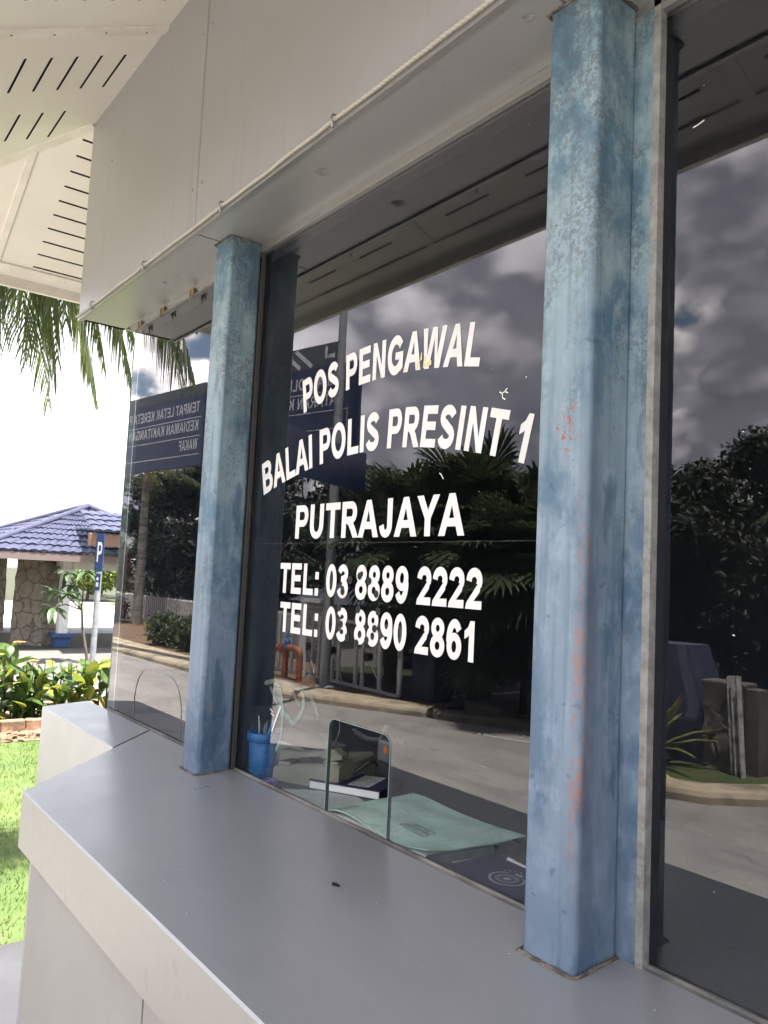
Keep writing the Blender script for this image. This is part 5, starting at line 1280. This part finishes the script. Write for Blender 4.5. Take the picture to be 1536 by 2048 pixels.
# hut behind the gate
ht = thing('small_hut', 'small pale louvred hut behind the gate', 'hut', (-15.5, -10.4, G))
mb = MB(); mb.box(-16.6, -14.6, -11.2, -10.0, G, G+1.5); mb.build('wall', M['house_white'], ht)
mb = MB()
for k in range(9): mb.box(-16.4, -14.8, -9.99, -9.96, G+.3+k*.13, G+.36+k*.13)
mb.build('louvre', M['gate_paint'], ht); mb = MB(); mb.add([(-16.8, -11.4, G+1.5), (-14.4, -11.4, G+1.5), (-14.4, -9.8, G+1.5), (-16.8, -9.8, G+1.5), (-15.6, -10.6, G+2.0)], [(0, 1, 4), (1, 2, 4), (2, 3, 4), (3, 0, 4), (3, 2, 1, 0)]); mb.build('roof', M['sign_grey'], ht)
# picket fence of concrete slats
pf = thing('picket_fence', 'weathered white concrete picket fence below the dark trees', 'fence', (-26, -10.9, G))
mb = MB()
rnd = random.Random(2)
for k in range(100):
    x = -34+k*.2; h = 1.0+rnd.uniform(-.01, .01); mb = MB(); mb.box(x-.062, x+.062, -10.95, -10.89, G+.0, G+h); mb.add([(x-.062, -10.95, G+h), (x+.062, -10.95, G+h), (x+.062, -10.89, G+h), (x-.062, -10.89, G+h), (x, -10.92, G+h+.06)], [(0, 1, 4), (1, 2, 4), (2, 3, 4), (3, 0, 4)]); mb.build('picket', M['pale_post'], pf)
mb = MB(); mb.box(-34.1, -14.1, -10.98, -10.955, G+.65, G+.75); mb.build('rail', M['pale_post'], pf)
# hydrant pipework
hy = thing('hydrant_pipe', 'rust red hydrant pipe bent over with a blue valve in front of the gate', 'hydrant', (-12.5, -7.45, G))
zt = G+.70
def bend(a, c, b, n=8): a, b, c = Vector(a), Vector(b), Vector(c); return [a*(1-k/n)**2+c*2*(k/n)*(1-k/n)+b*(k/n)**2 for k in range(n+1)]
mb = MB(); mb.tube([(-12.0, -7.3, G+.05)]+bend((-12.0, -7.3, zt-.12), (-12.0, -7.3, zt+.02), (-12.2, -7.3, zt+.02))+bend((-12.42, -7.3, zt+.02), (-12.55, -7.3, zt), (-12.55, -7.3, zt-.15))+[(-12.55, -7.3, G+.05)], .062, 12); mb.build('riser_pipe', M['rust_pipe'], hy)
mb = MB(); mb.tube([(-12.5, -7.3, zt-.02), (-13.4, -7.25, zt)], .055, 12)
for x in (-12.62, -12.7, -12.98, -13.06): mb.tube([(x, -7.29, zt-.015), (x-.03, -7.29, zt-.015)], .095, 12)
mb.build('side_pipe', M['rust_pipe'], hy)
mb = MB(); mb.lathe([(.075, zt-.02), (.085, zt+.04), (.06, zt+.10), (.07, zt+.14), (.03, zt+.16), (.018, zt+.17), (.018, zt+.30)], (-12.5, -7.3), 12); mb.tube([(-12.5+.08*math.cos(a), -7.3+.08*math.sin(a), zt+.24) for a in [k*PI/8 for k in range(17)]], .012, 6, False); mb.build('valve', M['valve_blue'], hy)
# blue cabinet post beside the gate
bc = thing('blue_cabinet', 'tall dark blue cabinet at the right end of the gate', 'cabinet', (-9.25, -8.3, G))
mb = MB(); mb.rbox(-9.55, -8.95, -8.55, -8.1, G+.08, G+1.55, .02); mb.build('body', M['cab_blue'], bc); mb = MB(); mb.box(-9.56, -8.94, -8.56, -8.09, G, G+.08); mb.build('plinth', M['kerb_dirty'], bc)
for z0, z1 in ((G+.14, G+.75), (G+.8, G+1.48)): mb = MB(); mb.rbox(-9.52, -9.24, -8.1, -8.085, z0, z1, .005); mb.build('door', M['cab_blue'], bc); mb = MB(); mb.rbox(-9.21, -8.98, -8.1, -8.085, z0, z1, .005); mb.build('door', M['cab_blue'], bc)
mb = MB(); mb.rbox(-8.3, -7.45, -8.65, -8.2, G, G+.24, .02); tag(mb.build('concrete_block', M['kerb_dirty']), 'low concrete block behind the dark kerb', 'block')
# island: blue slanting cabinet, stone pillar, pale post
bs = thing('sloping_cabinet', 'large dark blue cabinet with sloping sides behind the stone pillar', 'cabinet', (-4.5, -8.3, G))
mb = MB()
def secb(i, z): return [(-5.5+i*.2, -8.85+i*.3, z), (-4.0-i, -8.95+i*.3, z), (-3.95-i, -8.15-i*.3, z), (-5.5+i*.2, -7.95-i*.3, z)]
mb.loops([secb(0, G), secb(.03, G+.62), secb(.06, G+.64), secb(.35, G+1.52)]); mb.build('body', M['cab_blue'], bs)
mb = MB(); a, b = secb(.06, G+.64), secb(.35, G+1.52)
for j in (2,):
    p0, p1 = Vector(a[j]), Vector(b[j]); dx = Vector((-.22, .02, 0)); off = Vector((.0, .012, .004)); mb.add([p0+off, p1+off, p1+dx+off, p0+dx+off], [(0, 1, 2, 3)])
mb.add([Vector(q)+Vector((0, 0, .003)) for q in b], [(0, 1, 2, 3)]); mb.build('edge_trim', M['cab_edge'], bs)
def pillar_bm():
    rnd = random.Random(6); mb = MB(); n = 9; rings = []
    per = [(-3.98+.5*k/4, -8.38+(.0)*k) for k in range(5)]+[(-3.48, -8.32+.05*k) for k in range(3)]+[(-3.48-.5*k/4, -8.12-.0*k) for k in range(5)]+[(-3.98, -8.18-.07*k) for k in range(3)]
    for k in range(n+1): rings.append([(x+rnd.uniform(-.015, .015), y+rnd.uniform(-.018, .018), G+.1+1.0*k/n) for x, y in per])
    mb.loops(rings); return mb
sp = thing('stone_pillar', 'short rough stone pillar on the kerbed island', 'pillar', (-3.7, -8.25, G)); pillar_bm().build('stonework', M['stone'], sp)
mb = MB(); mb.rbox(-4.0, -3.46, -8.41, -8.09, G+1.10, G+1.15, .01); mb.build('capstone', M['kerb_dirty'], sp); mb = MB(); mb.rbox(-3.47, -3.30, -8.36, -8.14, G+.1, G+1.1, .01); mb.build('side_slab', M['kerb_dirty'], sp)
wp = thing('channel_post', 'leaning weathered white steel channel post in front of the stone pillar', 'post', (-3.46, -8.0, G))
Mx = T(-3.45, -7.98, G+.1, .15, 0, -.07)
mb = MB(); mb.box(-.07, .07, -.035, -.025, 0, 1.15, Mx); mb.box(-.07, -.058, -.025, .04, 0, 1.15, Mx); mb.box(.058, .07, -.025, .04, 0, 1.15, Mx); mb.box(-.02, -.008, -.025, .04, 0, 1.15, Mx); mb.build('channel', M['pale_post'], wp)
mb = MB(); mb.tube([Mx @ Vector(p) for p in ((-.06, .01, .62), (-.11, .01, .62))], .012, 6); mb.build('eye_bolt', M['steel'], wp)
rnd = random.Random(14)
for k, (x, y, s, lb) in enumerate(((-4.55, -7.55, .14, 'dark flat boulder under the spiky plant on the island'), (-4.3, -7.75, .11, 'small dark rock beside the boulder on the island'), (-4.75, -7.8, .12, 'rounded rock at the back of the island'))):
    mb = MB(); rings = [[(x+s*1.3*math.cos(a)*math.sin(q)*rnd.uniform(.85, 1.1), y+s*math.sin(a)*math.sin(q)*rnd.uniform(.85, 1.1), G+.12+s*1.0*(1-math.cos(q))*.7) for a in [i*PI/5 for i in range(10)]] for q in (2.9, 2.3, 1.6, .9, .3)]
    mb.loops([r for r in rings[::-1]]); mb.f = [f for f in mb.f]; tag(mb.build('rock', M['kerb_dirty']), lb, 'rock', 'rocks on the island')

# ------------------------------------------------------------------ the garden and shelter beyond the left end
mb = MB()
rnd = random.Random(31)
ed0, ed1 = Vector((-9.62, .55, 0)), Vector((-9.75, 4.8, 0)); dd = (ed1-ed0).normalized(); nn_ = Vector((-dd.y, dd.x, 0))
for k in range(14):
    Mx = Matrix.Translation(ed0+dd*(k*.305+.15)+Vector((0, 0, G))) @ Matrix.Rotation(math.atan2(dd.y, dd.x)+rnd.uniform(-.04, .04), 4, 'Z')
    b = MB(); b.rbox(-.148, .148, -.06, .06, -.02, .15+rnd.uniform(-.012, .012), .014, Mx)
    tag(b.build('edging_brick', M['brick']), 'terracotta edging brick in the row along the flower bed', 'brick', 'edging bricks along the flower bed')
sheet('flower_bed', [(-9.62, .55), (-9.75, 4.8), (-11.4, 5.4), (-12.0, .6)], G+.03, M['leaf_litter'])
sheet('litter_strip', [(-9.56, .5), (-9.68, 4.9), (-8.9, 4.8), (-9.0, .5)], G+.02, M['leaf_litter'])
mb = MB()
for _ in range(420):
    s = rnd.random(); p = Vector((-9.5, .55, 0)).lerp(Vector((-9.6, 4.8, 0)), s)+Vector((rnd.random()*.55, 0, G+.03+rnd.random()*.03)); a = rnd.random()*6.3; l = rnd.uniform(.03, .09)
    d = Vector((math.cos(a), math.sin(a), rnd.uniform(-.2, .5)))*l; q = Vector((-math.sin(a), math.cos(a), rnd.uniform(-.3, .3)))*l*.35
    mb.add([p-d, p+q, p+d, p-q], [(0, 1, 2, 3)])
o = mb.build('dead_leaves', M['leaf_litter']); tag(o, 'dry fallen leaves along the edge of the flower bed', 'fallen leaves', kind='stuff')
def canna(seed, name='canna_plant', leaves=9, h=.95, yellow=.15, flower=True):
    rnd = random.Random(seed); t = thing(name, '', 'plant', (0, 0, 0), 'leafy plants in the flower bed')
    mb = MB(); lf = MB()
    for st in range(4):
        bx, by = rnd.uniform(-.14, .14), rnd.uniform(-.16, .16); hh = h*rnd.uniform(.7, 1.05); lx, ly = rnd.uniform(-.12, .12), rnd.uniform(-.12, .12)
        mb.tube([(bx, by, -.02), (bx+lx*.5, by+ly*.5, hh*.5), (bx+lx, by+ly, hh)], [.014, .011, .005], 6)
        for k in range(leaves//3+3):
            s = .08+.88*k/(leaves//3+3); a = rnd.random()*6.28; e = rnd.uniform(.3, 1.25)
            blade_leaf(lf, (bx+lx*s, by+ly*s, hh*s), (math.cos(a)*math.cos(e), math.sin(a)*math.cos(e), math.sin(e)), (0, 0, 1), rnd.uniform(.30, .52), rnd.uniform(.11, .19), rnd.uniform(.1, .5), 1 if rnd.random() < yellow else 0, rnd.uniform(-.6, .6))
    mb.build('stem', M['canna_leaf'], t); lf.build('foliage', [M['canna_leaf'], M['yellow_leaf']], t)
    if flower:
        f = MB()
        for k in range(7):
            a = k*.9; blade_leaf(f, (.05, .02, h*.98), (math.cos(a), math.sin(a), .8), (0, 0, 1), .11, .06, .4)
        f.build('flower', M['flower'], t)
    return t
c1, c2, c3 = canna(1, yellow=.04), canna(2, yellow=.14, flower=False), canna(3, h=.85, yellow=.36, flower=False)
place(c1, [(-10.05, 1.42, .4, 1.0, 'flowering plant with an orange bloom nearest the left edge of the flower bed'), (-10.6, 1.85, 2.6, 1.1, 'tall flowering plant at the back of the flower bed'), (-10.0, 1.95, 4.1, .9, 'flowering plant with a yellow orange bloom in front of the stone pier'), (-11.0, 1.35, 1.6, 1.1, 'flowering plant far at the back left of the bed')])
place(c2, [(-9.95, 1.70, 1.1, .95, 'leafy plant without bloom between the two flowering plants'), (-10.2, 2.30, 3.0, 1.0, 'leafy green plant in the middle of the bed'), (-10.6, 2.75, 5.2, 1.0, 'leafy plant behind the middle of the bed'), (-9.9, 1.15, .2, .8, 'short dark leafy plant at the left end of the bed'), (-10.35, 2.05, 4.4, 1.0, 'leafy plant just behind the yellow orange bloom')])
place(c3, [(-9.9, 2.55, .7, 1.0, 'yellow leaved plant with broad arching leaves nearest the counter end'), (-9.95, 2.95, 2.4, .95, 'yellow leaved plant in front of the parking sign pole'), (-10.3, 3.3, 4.4, 1.0, 'yellow green plant hidden behind the glass corner'), (-9.85, 2.2, 5.4, .7, 'low yellow plant leaning over the edging bricks')])
# grass on the lawn
mb = MB(); rnd = random.Random(8)
for _ in range(15000):
    x = -9.3+6.4*rnd.random(); y = rnd.uniform(-1.0, 3.2)
    if x > -3.4 and rnd.random() < .7: continue
    if y > 1.0+(-2.8-x)*.38: continue
    h = rnd.uniform(.025, .06); a = rnd.random()*6.28; lx, ly = math.cos(a)*h*.5, math.sin(a)*h*.5; w = .005
    mb.add([(x-w, y-w*.5, G+.01), (x+w, y+w*.5, G+.01), (x+lx, y+ly, G+h)], [(0, 1, 2)])
o = mb.build('lawn_grass', M['grass']); tag(o, 'short bright lawn grass beside the booth', 'grass', kind='stuff')
# shelter with blue tiled roof
sh = thing('garden_shelter', 'open garden shelter with a blue tiled roof, stone pier and white post', 'shelter', (-21, 6, G))
def tiled(mb, p0, p1, p2, p3, n, rows, amp=.045):
    """tiled slope: eave p0->p1, ridge p3->p2; wavy tiles stepping in courses"""
    p0, p1, p2, p3 = map(Vector, (p0, p1, p2, p3)); nrm = (p1-p0).cross(p3-p0).normalized()
    if nrm.z < 0: nrm = -nrm
    st = n*6
    for r in range(rows):
        v0, v1 = r/rows, (r+1.04)/rows
        vs = []; jr = random.Random(r*31+n)
        jit = [jr.uniform(-.010, .010) for _ in range(n+1)]
        for v, lift in ((v0, .035), (v1, 0.)):
            for i in range(st+1):
                u = i/st; q = (p0*(1-u)+p1*u)*(1-v)+(p3*(1-u)+p2*u)*v
                L = (p1-p0).length*(1-v)+(p2-p3).length*v
                vs.append(q+nrm*(lift+.7*amp*abs(math.sin(PI*u*n))+jit[min(n, int(u*n))]))
        vs += [v-nrm*.05 for v in vs[:st+1]]
        fs = [(i, i+1, st+2+i, st+1+i) for i in range(st)]+[(2*st+2+i, 2*st+3+i, i+1, i) for i in range(st)]
        mb.add(vs, fs, False)
ez = G+2.42; az = G+3.80
E0, E1, E2, E3 = (-19.1, 2.75, ez), (-18.75, 8.6, ez), (-26.2, 9.4, ez), (-26.4, 2.75, ez)
R0, R1 = (-22.5, 6.25, az), (-23.4, 6.25, az)
mb = MB(); tiled(mb, E0, E1, R0, R0, 26, 9); tiled(mb, E3, E0, R0, R1, 30, 9); tiled(mb, E1, E2, R1, R0, 30, 9); tiled(mb, E2, E3, R1, R1, 26, 9); mb.build('roof', M['roof'], sh)
mb = MB()
for a in (E0, E1): mb.tube([Vector(a)+Vector((0, 0, .04)), Vector(R0)+Vector((0, 0, .07))], .085, 8)
mb.tube([Vector(E3)+Vector((0, 0, .04)), Vector(R1)+Vector((0, 0, .07))], .085, 8); mb.tube([Vector(R0)+Vector((0, 0, .06)), Vector(R1)+Vector((0, 0, .06))], .10, 8); mb.build('ridge_tiles', M['roof'], sh)
mb = MB()
for a, b in ((E0, E1), (E3, E0)):
    a, b = Vector(a), Vector(b); d = (b-a).normalized(); s = Vector((-d.y, d.x, 0))
    mb.loops([[p+s*i+Vector((0, 0, z)) for i, z in ((0, -.20), (0, -.02), (.05, -.02), (.05, -.20))] for p in (a, b)])
mb.build('eave_fascia', M['grey_timber'], sh)
mb = MB(); mb.add([Vector(p)+Vector((0, 0, -.1)) for p in (E0, E1, E2, E3)], [(3, 2, 1, 0)]); mb.build('ceiling', M['grey_timber'], sh)
def pier(cx, cy, w, rz, seed):
    rnd = random.Random(seed); mb = MB(); rings = []; h = w/2
    per = [(-h+w*k/5, -h) for k in range(5)]+[(h, -h+w*k/5) for k in range(5)]+[(h-w*k/5, h) for k in range(5)]+[(-h, h-w*k/5) for k in range(5)]
    for k in range(13):
        tp = 1.08-.10*k/12
        rings.append([tuple(T(cx, cy, 0, rz) @ Vector((x*tp+rnd.uniform(-.02, .02), y*tp+rnd.uniform(-.02, .02), G+2.3*k/12))) for x, y in per])
    mb.loops(rings); mb.build('stone_pier', M['stone'], sh)
pier(-21.2, 4.75, .88, .72, 3); pier(-25.6, 4.2, .88, .72, 4)
mb = MB(); mb.rbox(-20.42, -20.18, 5.02, 5.26, G+.35, G+2.3, .012); mb.rbox(-20.48, -20.12, 4.96, 5.32, G+1.95, G+2.02, .01); mb.build('white_post', M['white_paint'], sh)
mb = MB(); mb.rbox(-20.55, -20.05, 4.88, 5.40, G+.25, G+.36, .01); mb.rbox(-20.48, -20.12, 4.95, 5.33, G, G+.25, .01); mb.build('post_base', M['base_blue'], sh)
mb = MB(); mb.rbox(-20.42, -20.2, 5.27, 9.5, G+2.02, G+2.3, .01); mb.rbox(-24.5, -20.43, 5.03, 5.25, G+2.08, G+2.3, .01); mb.build('white_beam', M['white_paint'], sh)
mb = MB(); mb.add([(-20.3, 6.6, G+2.3), (-20.3, 9.5, G+2.3), (-20.3, 9.5, G+2.85), (-20.18, 6.6, G+2.3), (-20.18, 9.5, G+2.3), (-20.18, 9.5, G+2.85)], [(0, 2, 1), (3, 4, 5), (0, 3, 5, 2), (1, 2, 5, 4), (0, 1, 4, 3)]); mb.build('gable_infill', M['white_paint'], sh)
# second roof, gable end toward the booth
s2 = thing('entrance_porch', 'blue tiled porch roof with a brown end beam beside the garden shelter', 'porch', (-18.5, 8, G))
mb = MB(); tiled(mb, (-18.0, 5.05, G+2.98), (-18.0, 9.4, G+2.98), (-20.6, 9.4, G+3.6), (-20.6, 5.45, G+3.6), 18, 4); mb.build('roof', M['roof'], s2)
mb = MB(); mb.rbox(-18.25, -18.1, 5.0, 9.3, G+2.62, G+2.93, .01); mb.build('end_beam', M['brown'], s2)
mb = MB(); mb.box(-18.3, -18.12, 8.9, 9.1, G, G+2.62); mb.build('post', M['brown'], s2)
# parking sign
ps = thing('parking_sign', 'tall narrow blue parking sign with a white P on a grey pole', 'sign', (-16.4, 4.74, G))
mb = MB(); mb.tube([(-16.4, 4.74, G), (-16.4, 4.74, G+2.8)], .065, 12); mb.build('pole', M['galv'], ps)
dP = Vector((-.62, -.785, 0)); nP = dP.cross(Vector((0, 0, 1)))
# the board reads from the booth side
dP = Vector((.92, .392, 0)).normalized(); nP = dP.cross(Vector((0, 0, 1)))
oP = Vector((-16.37, 4.78, 0))
def PB(u, n_, z): return tuple(oP+dP*u+nP*n_+Vector((0, 0, G+z)))
def pbox(mb, u0, u1, n0, n1, z0, z1):
    vs = [PB(u, n_, z) for z in (z0, z1) for u, n_ in ((u0, n0), (u1, n0), (u1, n1), (u0, n1))]
    mb.add(vs, [(3, 2, 1, 0), (4, 5, 6, 7), (0, 1, 5, 4), (1, 2, 6, 5), (2, 3, 7, 6), (3, 0, 4, 7)])
mb = MB(); pbox(mb, -.125, .125, .075, .095, 2.03, 2.86); mb.build('sign_panel', M['p_blue'], ps)
mb = MB(); lettering(mb, 'P', -.085, .095, .44, lambda u, v, e: PB(u, .099+e*3, v), lambda u: 2.24); mb.build('lettering', M['vinyl'], ps)
mb = MB(); pbox(mb, -.075, .075, .075, .09, 1.62, 1.98); mb.build('small_panel', M['p_blue'], ps)
mb = MB(); lettering(mb, 'R', -.05, .05, .09, lambda u, v, e: PB(u, .093+e*3, v), lambda u: 1.78); mb.build('small_marking', M['vinyl'], ps) if 0 else None
mb = MB(); mb.poly([arc(0, 1.87, .036, .036, 0, 342, 19), ], lambda u, v: PB(u, .093, v)); mb.poly(rect(-.04, 1.70, .04, 1.79), lambda u, v: PB(u, .093, v)); mb.build('small_marking', M['vinyl'], ps)
# young broad leaved tree beside the sign
yt = thing('young_tree', 'young tree with large drooping leaves beside the parking sign', 'tree', (-16.8, 4.75, G))
mb = MB(); mb.tube([(-16.75, 4.75, G), (-16.9, 4.62, G+.8), (-17.0, 4.6, G+1.3)], [.035, .03, .022], 8)
tips = [(-17.1, 4.0, G+1.55), (-17.0, 4.25, G+1.95), (-16.95, 4.6, G+2.0), (-16.8, 3.95, G+1.2), (-17.2, 4.4, G+1.7), (-16.8, 4.25, G+1.5)]
for t_ in tips: mb.tube([(-16.97, 4.6, G+1.15), Vector((-16.97, 4.6, G+1.2)).lerp(Vector(t_), .6)+Vector((0, 0, .08)), t_], [.02, .014, .008], 5)
mb.build('trunk', M['bark'], yt)
lf = MB(); rnd = random.Random(17)
for t_ in tips:
    for k in range(9):
        a = k*.72+rnd.random(); e = rnd.uniform(-.6, .7); blade_leaf(lf, t_, (math.cos(a)*math.cos(e), math.sin(a)*math.cos(e), math.sin(e)), (0, 0, 1), rnd.uniform(.28, .42), rnd.uniform(.10, .15), rnd.uniform(.2, .7))
lf.build('crown', M['shrub_leaf'], yt)
# shrubs and bushes
def bush(x, y, r, h, n, leaf, m, label, seed, name='bush'):
    rnd = random.Random(seed); mb = MB()
    cs = [((x+rnd.uniform(-r, r)*.6, y+rnd.uniform(-r, r)*.6, G+h*rnd.uniform(.2, .8)), (r*.45, r*.45, h*.28)) for _ in range(9)]
    leaf_cards(mb, cs, n, leaf, rnd); return tag(mb.build(name, M[m]), label, 'bush', 'garden bushes')
bush(-17.6, 6.6, .9, .95, 1800, .09, 'shrub_leaf', 'dark green bush at the foot of the parking sign', 1)
bush(-26.2, 3.4, 1.3, 2.1, 2200, .09, 'bush_leaf', 'yellow green bush left of the stone pier', 2)
bush(-28.5, 2.6, 1.2, 1.5, 1600, .09, 'hedge_leaf', 'darker green bush further left behind the pier', 3)
bush(-23.5, 2.6, .8, .5, 900, .06, 'hedge_leaf', 'low dark bush at the foot of the stone pier', 4)
place(tree_proto('garden_tree', '', 41, 3.4, 2.2, .8, .16, 2600, 'bush_leaf', 'garden trees beyond the shelter'),
      [(-40, 16.5, 0, 1.0, 'light green tree beyond the white road, seen under the shelter beam'), (-47, 14, 2, 1.2, 'light green tree further left under the shelter roof'), (-38, 20, 4, 1.0, 'light green tree beside the glass corner beyond the road'), (-52, 19, 1, 1.9, 'tree whose top shows above the blue roof')])
hs = thing('red_house', 'small red walled house with a white gable far behind the shelter', 'house', (-48, 7, G))
mb = MB(); mb.box(-52, -46, 4.0, 9.0, G, G+2.6); mb.build('wall', M['house_wall'], hs); mb = MB(); mb.add([(-52.5, 3.5, G+2.6), (-45.5, 3.5, G+2.6), (-45.5, 9.5, G+2.6), (-52.5, 9.5, G+2.6), (-52.5, 6.5, G+4.0), (-45.5, 6.5, G+4.0)], [(0, 1, 5, 4), (2, 3, 4, 5), (1, 2, 5), (3, 0, 4), (3, 2, 1, 0)]); mb.build('roof', M['brown'], hs); mb = MB(); mb.box(-45.99, -45.96, 5.2, 6.8, G+1.2, G+2.2); mb.build('window', M['house_white'], hs)
# motorbike half hidden by the plants at the left edge
def bike():
    t = thing('parked_motorbike', 'white and blue motorbike half hidden behind the flower bed', 'motorbike', (-13.0, 1.55, G)); Mx = T(-13.0, 1.5, G, 1.9)
    for x in (-.6, .6): 
        mb = MB(); mb.tube([Mx @ Vector((x+.26*math.cos(a), 0, .29+.26*math.sin(a))) for a in [k*PI/12 for k in range(25)]], .045, 8, False); w = mb.build('wheel', M['rubber'], t)
        mb = MB(); mb.tube([Mx @ Vector((x, -.05, .29)), Mx @ Vector((x, .05, .29))], .06, 10)
        for k in range(5): mb.tube([Mx @ Vector((x, 0, .29)), Mx @ Vector((x+.24*math.cos(k*1.257), 0, .29+.24*math.sin(k*1.257)))], .014, 5)
        mb.build('rim', M['galv'], w)
    mb = MB(); mb.loops([[Mx @ Vector((x, y*w, z+dz)) for y, dz in ((-1, 0), (1, 0), (1, h*.7), (.5, h), (-.5, h), (-1, h*.7))] for x, z, w, h in ((-.85, .62, .05, .08), (-.4, .50, .12, .25), (.0, .35, .11, .25), (.3, .45, .13, .3), (.5, .62, .10, .35), (.62, .85, .06, .12))]); mb.build('bodywork', M['white_plastic'], t)
    mb = MB(); mb.loops([[Mx @ Vector((x, y*.14, z+dz)) for y, dz in ((-1, 0), (1, 0), (1, .2), (-1, .2))] for x, z in ((-.3, .42), (.35, .40))]); mb.build('side_panel', M['bike_blue'], t)
    mb = MB(); mb.rbox(-.6, .12, -.11, .11, .73, .82, .03, Mx); mb.build('saddle', M['rubber'], t)
    mb = MB(); mb.tube([Mx @ Vector(p) for p in ((.45, -.32, 1.02), (.52, -.1, 1.05), (.52, .1, 1.05), (.45, .32, 1.02))], .016, 7); mb.tube([Mx @ Vector(p) for p in ((.52, 0, 1.0), (.66, 0, .29))], .03, 8); mb.build('fork_and_handlebar', M['steel'], t)
    mb = MB(); mb.lathe([(.13, G+.83), (.145, G+.90), (.13, G+1.0), (.08, G+1.06), (.01, G+1.08)], tuple((Mx @ Vector((-.2, 0, 0)))[:2]), 18); tag(mb.build('helmet', M['helmet']), 'grey helmet resting on the saddle of the motorbike', 'helmet')
bike()
